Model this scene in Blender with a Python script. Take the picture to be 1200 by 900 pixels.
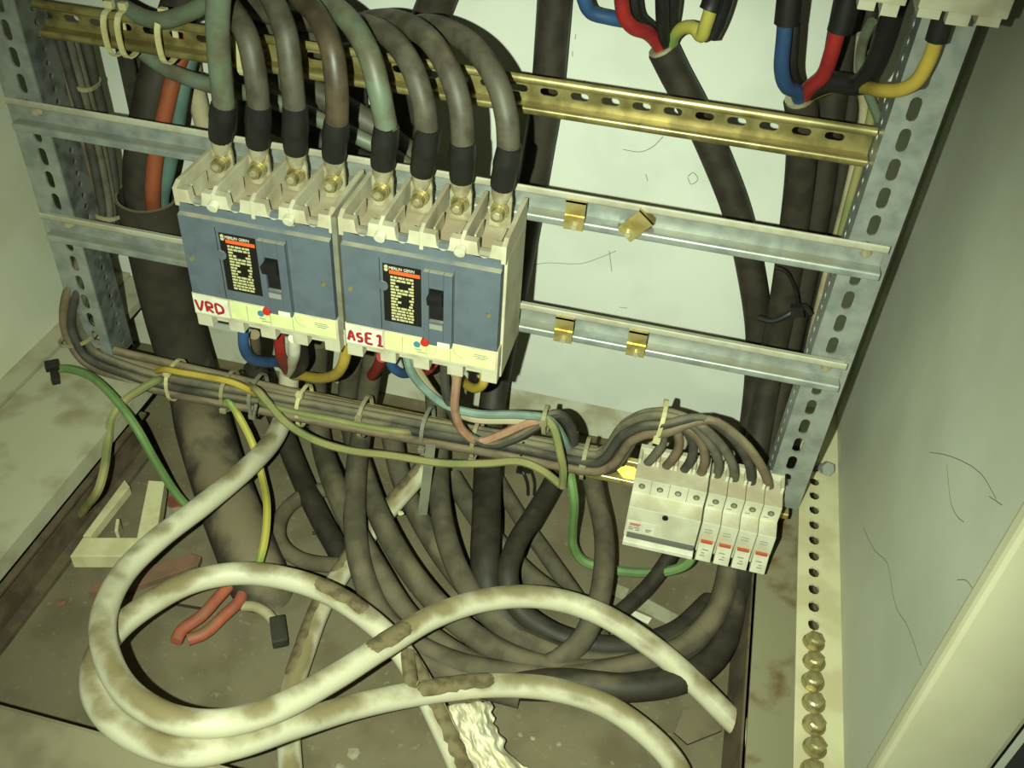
import bpy, bmesh, math, random
from mathutils import Vector, Matrix
random.seed(7)
for o in list(bpy.data.objects): bpy.data.objects.remove(o)
SC = bpy.context.scene
COL = SC.collection
# ------------------------------------------------------------------ camera
CAM = Vector((0.2782, -0.6234, 0.8342))
RX = Vector((0.96983, 0.23785, 0.05341)).normalized()      # image right
RD = Vector((0.19484, -0.62466, -0.75620)).normalized()    # image down
RF = Vector((-0.14649, 0.74380, -0.65215)).normalized()    # viewing direction
FPX = 1126.66
cd = bpy.data.cameras.new('camera'); cam = bpy.data.objects.new('camera', cd); COL.objects.link(cam)
cd.sensor_width = 36; cd.lens = 36 * FPX / 1200; cd.clip_start = .01
cam.matrix_world = Matrix(((RX.x, -RD.x, -RF.x, CAM.x), (RX.y, -RD.y, -RF.y, CAM.y), (RX.z, -RD.z, -RF.z, CAM.z), (0, 0, 0, 1)))
SC.camera = cam
# ------------------------------------------------------------------ light: the camera's flash, just left of the lens, and a faint room
W = bpy.data.worlds.new('world'); SC.world = W; W.use_nodes = True
W.node_tree.nodes['Background'].inputs[0].default_value = (.85, 1, .7, 1)
W.node_tree.nodes['Background'].inputs[1].default_value = .025
ld = bpy.data.lights.new('flash', 'SPOT'); lo = bpy.data.objects.new('flash', ld); COL.objects.link(lo)
ld.energy = 63; ld.color = (.83, 1.0, .77); ld.shadow_soft_size = .004
ld.spot_size = math.radians(88); ld.spot_blend = 1.0
lo.location = CAM - RX * .06 + RD * .004
aim = (RF + RX * .02 + RD * .06).normalized()
lo.rotation_euler = aim.to_track_quat('-Z', 'Y').to_euler()
vs = SC.view_settings
vs.view_transform = 'Standard'; vs.look = 'None'; vs.gamma = 1; vs.use_curve_mapping = False; vs.exposure = 0.0
# ------------------------------------------------------------------ measuring helpers: a sight line cut with a plane of known depth or height
def _ray(px, py): return RX * ((px - 600) / FPX) + RD * ((py - 450) / FPX) + RF
def Y(px, py, y):
    d = _ray(px, py); return CAM + d * ((y - CAM.y) / d.y)
def Z(px, py, z):
    d = _ray(px, py); return CAM + d * ((z - CAM.z) / d.z)
# ------------------------------------------------------------------ materials
def srgb(r, g, b):
    return tuple(((c / 255) / 12.92 if c / 255 <= .04045 else ((c / 255 + .055) / 1.055) ** 2.4) for c in (r, g, b)) + (1,)
MATS = {}
def mat(name, c1, c2=None, scale=40, rough=.6, metal=0, bump=0, lo_=.4, hi_=.65, dust=None, dustamt=0, detail=6, spec=.4, coat=0, stretch=None, c3=None, s3=200):
    if name in MATS: return MATS[name]
    m = bpy.data.materials.new(name); m.use_nodes = True; MATS[name] = m
    nt = m.node_tree; N = nt.nodes; L = nt.links
    b = N['Principled BSDF']; b.inputs['Roughness'].default_value = rough; b.inputs['Metallic'].default_value = metal
    b.inputs['Specular IOR Level'].default_value = spec
    if coat: b.inputs['Coat Weight'].default_value = coat
    tc = N.new('ShaderNodeTexCoord'); src = tc.outputs['Object']
    if stretch:
        mp = N.new('ShaderNodeMapping'); mp.inputs['Scale'].default_value = stretch; L.new(src, mp.inputs[0]); src = mp.outputs[0]
    col = None
    nz = N.new('ShaderNodeTexNoise'); nz.inputs['Scale'].default_value = scale; nz.inputs['Detail'].default_value = detail; L.new(src, nz.inputs['Vector'])
    def ramp(fac, a, bb):
        mr = N.new('ShaderNodeMapRange'); mr.inputs['From Min'].default_value = a; mr.inputs['From Max'].default_value = bb
        mr.interpolation_type = 'SMOOTHSTEP'; L.new(fac, mr.inputs['Value']); return mr.outputs[0]
    def mix(fac, a, bb):
        x = N.new('ShaderNodeMix'); x.data_type = 'RGBA'; L.new(fac, x.inputs[0])
        for s, v in ((6, a), (7, bb)):
            if isinstance(v, tuple): x.inputs[s].default_value = v
            else: L.new(v, x.inputs[s])
        return x.outputs[2]
    base = srgb(*c1)
    if c2: base = mix(ramp(nz.outputs['Fac'], lo_, hi_), base, srgb(*c2))
    if c3:
        n3 = N.new('ShaderNodeTexNoise'); n3.inputs['Scale'].default_value = s3; n3.inputs['Detail'].default_value = 3; L.new(src, n3.inputs['Vector'])
        base = mix(ramp(n3.outputs['Fac'], .62, .7), base, srgb(*c3))
    if dust:   # settled dust or mud: patchy, thicker on what faces up
        ge = N.new('ShaderNodeNewGeometry'); sp = N.new('ShaderNodeSeparateXYZ'); L.new(ge.outputs['Normal'], sp.inputs[0])
        n4 = N.new('ShaderNodeTexNoise'); n4.inputs['Scale'].default_value = 22; n4.inputs['Detail'].default_value = 5; L.new(tc.outputs['Object'], n4.inputs['Vector'])
        ma = N.new('ShaderNodeMath'); ma.operation = 'MULTIPLY_ADD'; ma.inputs[1].default_value = .45; L.new(sp.outputs['Z'], ma.inputs[0]); L.new(n4.outputs['Fac'], ma.inputs[2])
        f = ramp(ma.outputs[0], 1.05 - dustamt, 1.35 - dustamt)
        base = mix(f, base, srgb(*dust))
    if isinstance(base, tuple): b.inputs['Base Color'].default_value = base
    else: L.new(base, b.inputs['Base Color'])
    if bump:
        bp = N.new('ShaderNodeBump'); bp.inputs['Strength'].default_value = bump; bp.inputs['Distance'].default_value = .002
        L.new(nz.outputs['Fac'], bp.inputs['Height']); L.new(bp.outputs[0], b.inputs['Normal'])
    return m
DUST = (150, 138, 112)
M = dict(
    floor=mat('dusty_concrete', (114, 104, 82), (100, 90, 69), 16, .95, bump=.35, c3=(124, 113, 90), s3=120, spec=.1),
    outside=mat('dark_ground', (40, 30, 26), (28, 20, 18), 10, .95),
    back=mat('pale_enamel', (212, 211, 198), (203, 203, 190), 14, .55, spec=.25),
    plinth=mat('pale_enamel_dirty', (196, 192, 170), (160, 148, 118), 18, .8, lo_=.45, hi_=.7),
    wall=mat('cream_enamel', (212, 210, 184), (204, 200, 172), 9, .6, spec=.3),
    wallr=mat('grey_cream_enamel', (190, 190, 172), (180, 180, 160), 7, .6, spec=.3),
    post=mat('cream_post', (176, 168, 140), (168, 160, 130), 9, .6, spec=.3),
    strip=mat('cream_strip', (194, 184, 148), (178, 166, 130), 24, .75),
    rusty=mat('rusty_plate', (134, 126, 98), (104, 80, 50), 30, .85, lo_=.5, hi_=.72),
    base=mat('dirty_base', (166, 160, 134), (136, 124, 94), 22, .85, lo_=.45, hi_=.75),
    sill=mat('dirt_covered_sill', (134, 124, 97), (112, 102, 78), 18, .9, bump=.3),
    brown=mat('brown_bar', (98, 84, 62), (76, 62, 46), 34, .9, bump=.3),
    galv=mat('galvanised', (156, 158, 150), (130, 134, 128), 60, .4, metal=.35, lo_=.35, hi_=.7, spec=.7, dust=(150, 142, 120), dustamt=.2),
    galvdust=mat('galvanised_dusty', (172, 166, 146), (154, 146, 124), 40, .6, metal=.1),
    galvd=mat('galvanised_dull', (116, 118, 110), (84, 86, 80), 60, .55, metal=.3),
    galvdark=mat('dark_steel', (60, 56, 44), (44, 40, 32), 60, .7, metal=.2),
    yel=mat('yellow_zinc', (156, 142, 90), (118, 106, 62), 50, .36, metal=.5, spec=.8, dust=(136, 120, 76), dustamt=.22),
    gold=mat('gold_zinc', (200, 182, 118), (170, 148, 84), 80, .3, metal=.6, spec=.8),
    brass=mat('brass_bolt', (172, 160, 114), (136, 122, 80), 90, .38, metal=.6),
    tin=mat('tinned_copper', (196, 186, 156), (164, 150, 118), 90, .42, metal=.5),
    beige=mat('beige_plastic', (190, 182, 156), (166, 154, 126), 40, .65, lo_=.4, hi_=.75, dust=(162, 146, 118), dustamt=.3),
    blue=mat('slate_plastic', (90, 98, 106), (84, 91, 98), 50, .6, spec=.3, dust=(150, 142, 120), dustamt=.32),
    blued=mat('slate_plastic_raised', (86, 93, 102), (81, 88, 96), 50, .6, spec=.3, dust=(150, 142, 120), dustamt=.32),
    black=mat('black_plastic', (22, 21, 20), (30, 28, 26), 60, .5),
    label=mat('black_label', (24, 22, 18), None, rough=.5),
    cream=mat('label_print', (188, 178, 128), None, rough=.6),
    orange=mat('orange_stripe', (222, 92, 40), None, rough=.6),
    sticker=mat('yellow_sticker', (218, 220, 156), (208, 208, 146), 60, .6),
    paper=mat('white_paper', (222, 216, 196), (206, 198, 176), 60, .7),
    redink=mat('red_ink', (158, 34, 44), None, rough=.6),
    redbtn=mat('red_button', (190, 44, 34), None, rough=.5),
    bluedot=mat('blue_dot', (70, 124, 150), None, rough=.5),
    cable=mat('grey_brown_rubber', (82, 76, 62), (66, 58, 46), 60, .55, spec=.45, dust=(116, 104, 82), dustamt=.2),
    cablegreen=mat('teal_grey_rubber', (98, 108, 88), (88, 82, 64), 40, .5, spec=.5, dust=(120, 116, 90), dustamt=.15),
    cablebrown=mat('brown_rubber', (84, 70, 52), (64, 54, 42), 40, .45, spec=.5),
    floorc=mat('dusty_rubber', (90, 82, 66), (76, 68, 54), 50, .85, spec=.2, dust=(112, 100, 78), dustamt=.22),
    floordust=mat('floor_dust_rubber', (104, 94, 74), (86, 76, 60), 40, .9, spec=.15),
    blk=mat('black_rubber', (54, 47, 37), (42, 36, 28), 60, .6, spec=.35, dust=(96, 84, 64), dustamt=.1),
    tape=mat('black_tape', (27, 26, 23), (34, 31, 27), 70, .5, spec=.4),
    cond=mat('conduit_black', (58, 50, 38), (44, 38, 29), 30, .8, dust=(112, 99, 76), dustamt=.42),
    white=mat('white_pvc', (198, 190, 162), (176, 166, 132), 20, .5, lo_=.5, hi_=.8, dust=(132, 118, 84), dustamt=.33),
    mud=mat('dried_mud', (118, 104, 74), (88, 76, 52), 90, .9),
    red=mat('red_core', (150, 38, 36), (128, 30, 30), 30, .5),
    bluec=mat('blue_core', (48, 78, 118), (40, 66, 102), 30, .5),
    yelc=mat('yellow_core', (180, 152, 62), (164, 138, 58), 30, .55),
    greenc=mat('green_core', (102, 128, 74), (88, 110, 64), 30, .6),
    yg=mat('yellow_green_core', (176, 164, 76), (110, 136, 66), 9, .55, lo_=.44, hi_=.56, detail=1),
    olive=mat('dusty_earth_wire', (142, 134, 86), (116, 120, 72), 24, .75),
    wgrey=mat('grey_wire', (96, 90, 74), (80, 74, 60), 60, .75, dust=(128, 116, 90), dustamt=.34),
    wbrown=mat('brown_wire', (110, 92, 72), (92, 78, 60), 60, .75, dust=(130, 116, 90), dustamt=.36),
    wblack=mat('black_wire', (68, 64, 54), (54, 50, 43), 60, .7, dust=(116, 106, 82), dustamt=.3),
    pink=mat('pink_wire', (166, 128, 104), (150, 108, 84), 60, .6),
    teal=mat('teal_wire', (122, 142, 128), (108, 124, 112), 60, .6),
    orangec=mat('orange_rubber', (140, 72, 44), (116, 58, 36), 30, .6),
    tealc=mat('teal_cable', (86, 108, 98), (70, 90, 82), 30, .6),
    tan=mat('tan_cable', (170, 158, 126), (150, 136, 104), 30, .7),
    tie=mat('beige_tie', (198, 188, 140), (180, 168, 118), 40, .6),
    tied=mat('dusty_tie', (150, 142, 108), (132, 122, 90), 40, .7),
    tieg=mat('grey_tie', (124, 120, 102), (106, 102, 86), 40, .7),
    mcb=mat('mcb_plastic', (208, 202, 178), (192, 184, 158), 40, .6, dust=(172, 158, 128), dustamt=.34),
    mcbgrey=mat('grey_lever', (92, 92, 84), None, rough=.6),
    print_=mat('faint_print', (140, 138, 126), None, rough=.7),
    redprint=mat('red_print', (180, 82, 56), None, rough=.6),
    pliers=mat('orange_grip', (166, 88, 64), (138, 74, 54), 40, .6, dust=(120, 96, 70), dustamt=.15),
    redscrap=mat('dusty_red_strip', (122, 88, 68), (104, 80, 62), 40, .8),
    redscrap2=mat('faded_red_paper', (140, 62, 48), (112, 58, 46), 40, .8),
    off=mat('cream_offcut', (204, 194, 150), (188, 176, 132), 40, .7),
    rag=mat('white_rag', (224, 216, 190), (204, 192, 160), 60, .9, bump=.6),
    scrap=mat('paper_scrap', (150, 144, 120), (128, 118, 94), 60, .9),
    scuff=mat('scuff_mark', (128, 124, 108), None, rough=.8),
    crack=mat('paint_crack', (104, 101, 86), None, rough=.8),
)
# ------------------------------------------------------------------ mesh helpers
class MB:
    def __init__(s): s.v = []; s.f = []
    def add(s, vs, fs):
        n = len(s.v); s.v += [tuple(v) for v in vs]; s.f += [tuple(i + n for i in f) for f in fs]; return s
    def box(s, x0, x1, y0, y1, z0, z1):
        return s.add([(x0, y0, z0), (x1, y0, z0), (x1, y1, z0), (x0, y1, z0), (x0, y0, z1), (x1, y0, z1), (x1, y1, z1), (x0, y1, z1)],
                     [(0, 3, 2, 1), (4, 5, 6, 7), (0, 1, 5, 4), (1, 2, 6, 5), (2, 3, 7, 6), (3, 0, 4, 7)])
    def obox(s, c, ax, ay, az, hx, hy, hz):       # oriented box: centre, axes, half sizes
        vs = [c + ax * (i * hx) + ay * (j * hy) + az * (k * hz) for k in (-1, 1) for (i, j) in ((-1, -1), (1, -1), (1, 1), (-1, 1))]
        return s.add(vs, [(0, 3, 2, 1), (4, 5, 6, 7), (0, 1, 5, 4), (1, 2, 6, 5), (2, 3, 7, 6), (3, 0, 4, 7)])
    def prism_x(s, prof, x0, x1):                  # (y,z) profile pushed along x
        n = len(prof)
        vs = [(x0, y, z) for y, z in prof] + [(x1, y, z) for y, z in prof]
        fs = [tuple(range(n))[::-1], tuple(range(n, 2 * n))] + [(i, (i + 1) % n, n + (i + 1) % n, n + i) for i in range(n)]
        return s.add(vs, fs)
    def poly(s, pts, d):                           # polygon pushed along vector d
        n = len(pts); d = Vector(d)
        vs = [Vector(p) for p in pts] + [Vector(p) + d for p in pts]
        return s.add(vs, [tuple(range(n))[::-1], tuple(range(n, 2 * n))] + [(i, (i + 1) % n, n + (i + 1) % n, n + i) for i in range(n)])
    def cyl(s, a, b, r, seg=14, r2=None):
        a = Vector(a); b = Vector(b); d = (b - a).normalized(); r2 = r if r2 is None else r2
        u = d.orthogonal().normalized(); w = d.cross(u)
        vs = [a + (u * math.cos(t) + w * math.sin(t)) * r for t in [2 * math.pi * i / seg for i in range(seg)]] + \
             [b + (u * math.cos(t) + w * math.sin(t)) * r2 for t in [2 * math.pi * i / seg for i in range(seg)]]
        return s.add(vs, [tuple(range(seg))[::-1], tuple(range(seg, 2 * seg))] + [(i, (i + 1) % seg, seg + (i + 1) % seg, seg + i) for i in range(seg)])
    def slotted(s, cells, w0, w1, th, fmap):
        """strip of cells (u0,u1,slot half length or None,slot half width, centre v); v from w0 to w1; real holes; fmap(u,v,t)->point"""
        for (u0, u1, hl, hw, vc) in cells:
            uc = (u0 + u1) / 2
            if hl is None:
                vs = [fmap(u, v, t) for t in (0, th) for (u, v) in ((u0, w0), (u1, w0), (u1, w1), (u0, w1))]
                s.add(vs, [(0, 1, 2, 3), (7, 6, 5, 4), (0, 4, 5, 1), (2, 6, 7, 3)]); continue
            pts = []; K = 5
            for cx, a0 in ((uc + hl - hw, -90), (uc - hl + hw, 90)):
                for k in range(K):
                    a = math.radians(a0 + 180 * k / (K - 1)); pts.append((cx + hw * math.cos(a), vc + hw * math.sin(a)))
            # outer ring: matching points on the rectangle
            out = [(uc + hl - hw, w0), (u1, w0), (u1, vc), (u1, w1), (uc + hl - hw, w1), (uc - hl + hw, w1), (u0, w1), (u0, vc), (u0, w0), (uc - hl + hw, w0)]
            n = len(pts)
            vs = [fmap(u, v, t) for t in (0, th) for (u, v) in pts + out]
            fs = []
            for i in range(n):
                j = (i + 1) % n
                fs.append((i, j, n + j, n + i)); fs.append((2 * n + j, 2 * n + i, 3 * n + i, 3 * n + j)); fs.append((j, i, 2 * n + i, 2 * n + j))
                if i in (0,4,5,9,3,8) : fs.append((n + i, n + j, 3 * n + j, 3 * n + i))
            s.add(vs, fs)
        return s
    def build(s, name, m, parent=None, smooth=False, bevel=0):
        me = bpy.data.meshes.new(name); me.from_pydata(s.v, [], s.f); me.validate()
        bm = bmesh.new(); bm.from_mesh(me)
        if bevel:
            bmesh.ops.bevel(bm, geom=[e for e in bm.edges if len(e.link_faces) == 2 and e.calc_face_angle(0) > .5], offset=bevel, segments=2, affect='EDGES', profile=.6)
        bmesh.ops.recalc_face_normals(bm, faces=bm.faces)
        if smooth:
            for e in bm.edges:
                if len(e.link_faces) != 2 or e.calc_face_angle(0) > .75: e.smooth = False
        bm.to_mesh(me); bm.free()
        me.materials.append(m)
        o = bpy.data.objects.new(name, me); COL.objects.link(o)
        if parent: o.parent = parent
        if smooth:
            for p in me.polygons: p.use_smooth = True
        return o
def tag(o, label, cat=None, group=None):
    o['label'] = label
    if cat: o['category'] = cat
    if group: o['group'] = group
    return o
def thing(name, label, cat, loc=(0, 0, 0), group=None):
    o = bpy.data.objects.new(name, None); COL.objects.link(o); o.location = loc; o.empty_display_size = .02
    return tag(o, label, cat, group)
def struct(o, label=None):
    o['kind'] = 'structure'
    if label: o['label'] = label
    return o
def crom(pts, sub=7):
    P = [Vector(p) for p in pts]; P = [P[0] * 2 - P[1]] + P + [P[-1] * 2 - P[-2]]; out = []
    for i in range(1, len(P) - 2):
        p0, p1, p2, p3 = P[i - 1:i + 3]
        t0 = 0; t1 = t0 + max((p1 - p0).length, 1e-6) ** .5; t2 = t1 + max((p2 - p1).length, 1e-6) ** .5; t3 = t2 + max((p3 - p2).length, 1e-6) ** .5
        for k in range(sub):
            t = t1 + (t2 - t1) * k / sub
            a1 = p0 * ((t1 - t) / (t1 - t0)) + p1 * ((t - t0) / (t1 - t0)); a2 = p1 * ((t2 - t) / (t2 - t1)) + p2 * ((t - t1) / (t2 - t1)); a3 = p2 * ((t3 - t) / (t3 - t2)) + p3 * ((t - t2) / (t3 - t2))
            b1 = a1 * ((t2 - t) / (t2 - t0)) + a2 * ((t - t0) / (t2 - t0)); b2 = a2 * ((t3 - t) / (t3 - t1)) + a3 * ((t - t1) / (t3 - t1))
            out.append(b1 * ((t2 - t) / (t2 - t1)) + b2 * ((t - t1) / (t2 - t1)))
    out.append(P[-2]); return out
def sweep(mb, C, r, seg=12, cap=True, flat=None):
    n = len(C); rr = r if isinstance(r, (list, tuple)) else [r] * n
    T = [((C[min(i + 1, n - 1)] - C[max(i - 1, 0)])).normalized() for i in range(n)]
    u = T[0].orthogonal().normalized(); vs = []; fs = []
    for i in range(n):
        u = (u - T[i] * u.dot(T[i])).normalized(); w = T[i].cross(u)
        for k in range(seg):
            a = 2 * math.pi * k / seg; vs.append(C[i] + (u * math.cos(a) + w * math.sin(a)) * rr[i])
    for i in range(n - 1):
        for k in range(seg):
            fs.append((i * seg + k, i * seg + (k + 1) % seg, (i + 1) * seg + (k + 1) % seg, (i + 1) * seg + k))
    if cap: fs += [tuple(range(seg))[::-1], tuple((n - 1) * seg + k for k in range(seg))]
    mb.add(vs, fs); return mb
def run_on(pts):      # a cable that leaves the picture at the top goes on upwards inside the cabinet
    pts = [Vector(p) for p in pts]
    def above(p): d = p - CAM; return d.dot(RF) > .1 and 450 + FPX * d.dot(RD) / d.dot(RF) < -4
    if above(pts[0]): d = (pts[0] - pts[1]).normalized() * .04; pts = [pts[0] + d + Vector((d.x * .3, 0, .34)), pts[0] + d + Vector((d.x * .3, 0, .10))] + pts
    if above(pts[-1]): d = (pts[-1] - pts[-2]).normalized() * .04; pts = pts + [pts[-1] + d + Vector((d.x * .3, 0, .10)), pts[-1] + d + Vector((d.x * .3, 0, .34))]
    for p in pts: p.y = min(p.y, .262)
    return pts
def tube(name, pts, r, m, parent=None, seg=12, sub=7, spline=True):
    if spline: pts = run_on(pts)
    return sweep(MB(), crom(pts, sub) if spline else [Vector(p) for p in pts], r, seg).build(name, m, parent, smooth=True)
def text(body, size, o, ux, uz, m, parent, name='lettering', ext=.0002, sx=1):
    cu = bpy.data.curves.new('t', 'FONT'); cu.body = body; cu.size = size; cu.extrude = ext; cu.resolution_u = 2
    t = bpy.data.objects.new('t', cu); COL.objects.link(t)
    me = bpy.data.meshes.new_from_object(t.evaluated_get(bpy.context.evaluated_depsgraph_get())); bpy.data.objects.remove(t); bpy.data.curves.remove(cu)
    ux = Vector(ux); uz = Vector(uz); nn = ux.cross(uz); o = Vector(o)
    for v in me.vertices: v.co = o + ux * (v.co.x * sx) + uz * v.co.y + nn * v.co.z
    me.materials.clear(); me.materials.append(m); me.name = name
    ob = bpy.data.objects.new(name, me); COL.objects.link(ob); ob.parent = parent; return ob
H = .40            # height of the breakers' upper cover edge above the floor of the cabinet
BZ = .115          # top of the base frame
# ================================================================== SETTING
XL, XR, YB, YF, TOP = -.425, .483, .26, -.30, 1.35
struct(MB().box(XL - .02, XR + .02, -.34, YB + .02, -.03, 0).build('floor', M['floor']), 'dusty brown concrete floor inside the cabinet')
struct(MB().box(-3, 3, -3, -.3401, -.06, -.02).build('floor', M['outside']), 'dark ground outside the cabinet')
wb = struct(MB().box(XL - .02, XR + .02, YB, YB + .02, .0525, TOP).build('wall_back', M['back']), 'pale enamelled back panel of the cabinet')
pl = MB().box(XL, XR, YB + .0015, YB + .0195, 0, .0510).build('plinth_panel', M['plinth'], wb)
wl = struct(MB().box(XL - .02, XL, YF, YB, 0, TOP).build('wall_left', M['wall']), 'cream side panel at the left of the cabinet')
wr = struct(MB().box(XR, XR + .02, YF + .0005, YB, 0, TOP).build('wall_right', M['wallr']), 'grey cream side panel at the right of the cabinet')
struct(MB().box(.4375, .4895, YF - .012, YF, BZ, TOP).build('trim_1', M['post'], bevel=.003), 'cream front post at the right opening of the cabinet')
# base frame, right: perforated strip with hex bolts, rusty plate, brown bar
PITCH = .02065
cells = []; y = .1195 + PITCH * 6.5
holes = [.1195 - PITCH * i for i in range(-4, 22)]
for hy in holes: cells.append((hy - PITCH / 2, hy + PITCH / 2, .0066, .0050, .4585))
u_lo = holes[-1] - PITCH / 2; u_hi = holes[0] + PITCH / 2
ms = MB().slotted(cells, .443, .483, -.003, lambda u, v, t: (v, u, BZ + t))
ms.box(.443, .483, u_hi, YB, BZ - .003, BZ)
strip = struct(ms.build('trim_2', M['strip']), 'cream perforated flange of the base frame along the right wall')
bm_ = MB().box(.4705, .483, YF, YB, 0, .111).build('base_channel', M['rusty'], strip)
hexm = None
for i, hy in enumerate(holes[12 - 4 + 5:]):
    yy = hy
    if i > 7: break
    if hexm is None:
        mb = MB(); mb.cyl((0, 0, 0), (0, 0, .0015), .0098, 18); mb.cyl((0, 0, .0015), (0, 0, .0075), .0082, 6); mb.cyl((0, 0, .0075), (0, 0, .0085), .0062, 12, .0045)
        hb = mb.build('hex_bolt', M['brass'], strip); hexm = hb.data
    else:
        hb = bpy.data.objects.new('hex_bolt', hexm); COL.objects.link(hb); hb.parent = strip
    hb.location = (.4585 + random.uniform(-.001, .001), yy, BZ); hb.rotation_euler = (random.uniform(-.1, .1), random.uniform(-.1, .1), random.uniform(0, 1))
mb = MB(); mb.cyl((0, 0, 0), (0, 0, .018), .004, 12); mb.cyl((0, 0, .018), (0, 0, .024), .0075, 6)
sb = mb.build('screw', M['galv'], strip); sb.location = Z(957, 546, BZ); sb.rotation_euler = (.9, .2, .3)
mb = MB().box(.4167, .4700, YF, YB, .046, .050)
struct(mb.build('trim_3', M['rusty']), 'rust stained plate of the base frame at the right')
struct(MB().poly([(.4041, YF, 0), (.4125, YF, .046), (.4145, YF, .046), (.4085, YF, 0)], (0, YB - YF - .005, 0)).build('trim_4', M['brown']), 'dusty brown web of the base frame standing along the right edge of the floor')
# base frame, left: ledge, plate, brown web
mb = MB().box(XL, -.4005, YF, YB, BZ - .01, BZ + .002)
lg = struct(mb.build('trim_5', M['base']), 'dirty cream ledge along the foot of the left wall')
mb = MB().box(-.399, -.2745, YF, .088, BZ - .012, BZ - .002); mb.box(-.399, -.362, .088, YB, BZ - .012, BZ - .002); mb.box(-.2765, -.2745, YF, .088, BZ - .022, BZ - .012)
struct(mb.build('trim_6', M['base']), 'stained pale plate of the base frame at the left')
mb = MB().box(-.306, -.3005, YF, .085, 0, BZ - .012); mb.box(-.3005, -.291, YF, .085, .055, .0585); mb.box(-.3005, -.288, YF, .085, 0, .006)
struct(mb.build('trim_7', M['brown']), 'thick dusty brown web of the base frame under the left plate')
struct(MB().box(XL, .4365, -.45, -.307, 0.0, BZ).build('trim_8', M['sill'], bevel=.004), 'dirty cream sill of the base frame at the front')
# scuffs and cracks in the paint
def crackline(pts, r, parent, m, name='crack'):
    return tube(name, pts, r, M[m], parent, seg=5, sub=3)
def X(px, py, x):
    d = _ray(px, py); return CAM + d * ((x - CAM.x) / d.x)
for pts in (((1045, 690), (1052, 715), (1062, 730), (1070, 750), (1080, 780)), ((1012, 618), (1025, 645), (1040, 660), (1046, 690)),
            ((1110, 545), (1115, 590), (1122, 605), (1130, 612)), ((1090, 530), (1115, 535), (1150, 555), (1168, 585)), ((1160, 582), (1175, 592)), ((1122, 680), (1132, 680), (1142, 692))):
    crackline([X(px, py, XR + .0002) for px, py in pts], .0004, wr, 'crack')
for pts in (((730, 175), (750, 178), (765, 172), (777, 160)), ((622, 311), (640, 308), (680, 309), (700, 303), (722, 294)), ((806, 207), (812, 202), (818, 210), (810, 216), (806, 208)), ((675, 40), (674, 46)), ((671, 60), (671, 66)), ((714, 294), (717, 318)), ((757, 204), (759, 212)), ((726, 360), (735, 361)), ((686, 94), (684, 99)), ((780, 92), (781, 98))):
    crackline([Y(px, py, YB + .0002) for px, py in pts], .0005, wb, 'scuff', 'scuff')
# ================================================================== UPRIGHTS
def upright(x0, x1, side, label, ztop, m, sm):
    t = thing('slotted_upright', label, 'upright', ((x0 + x1) / 2, .1, BZ), 'slotted uprights')
    off = -Vector(t.location)
    def mp(u, v, tt): return (v + off.x, .0935 + tt + off.y, u + off.z)
    cells = []; n = int((ztop - BZ) / .0245); z = BZ
    xc = (x0 + x1) / 2 + (-.003 if side > 0 else .004)
    for i in range(n): cells.append((BZ + i * .0245, BZ + (i + 1) * .0245, .0096, .0042, xc))
    MB().slotted(cells, x0, x1, .002, mp).build('front_flange', m, t)
    xi = x0 if side > 0 else x1           # inner side flange, runs back from the front flange
    d = .002 * side
    cells = [(BZ + i * .0125, BZ + (i + 1) * .0125, .0034, .0034, .116) for i in range(2 * n)]
    MB().slotted(cells, .0955, .132, d, lambda u, v, tt: (xi + tt + off.x, v + off.y, u + off.z)).build('side_flange', sm, t)
    xo = x1 if side > 0 else x0
    MB().box(min(xo, xo - d) + off.x, max(xo, xo - d) + off.x, .0955 + off.y, .108 + off.y, 0, n * .0245).build('edge_return', m, t)
    mb = MB().box(min(xi, xi + .03 * side) + off.x, max(xi, xi + .03 * side) + off.x, .096 + off.y, .131 + off.y, 0, .004); mb.build('foot_plate', m, t)
    return t
upright(.4058, .4420, 1, 'galvanised slotted upright at the right, carrying the rail ends', 1.2, M['galv'], M['galv'])
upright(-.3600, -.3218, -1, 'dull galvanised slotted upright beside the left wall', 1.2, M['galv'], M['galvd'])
# dark perforated post close to the back panel
t = thing('rear_post', 'dark narrow perforated post behind the left end of the rails', 'post', (-.318, .225, BZ))
cells = [(i * .04, (i + 1) * .04, .012, .0022, .012) for i in range(27)]
MB().slotted(cells, -.006, .02, .003, lambda u, v, tt: (v, tt, u)).build('front_flange', M['galvdark'], t)
MB().box(-.008, -.006, 0, .03, 0, 1.08).build('side_flange', M['galvdark'], t)
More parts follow.
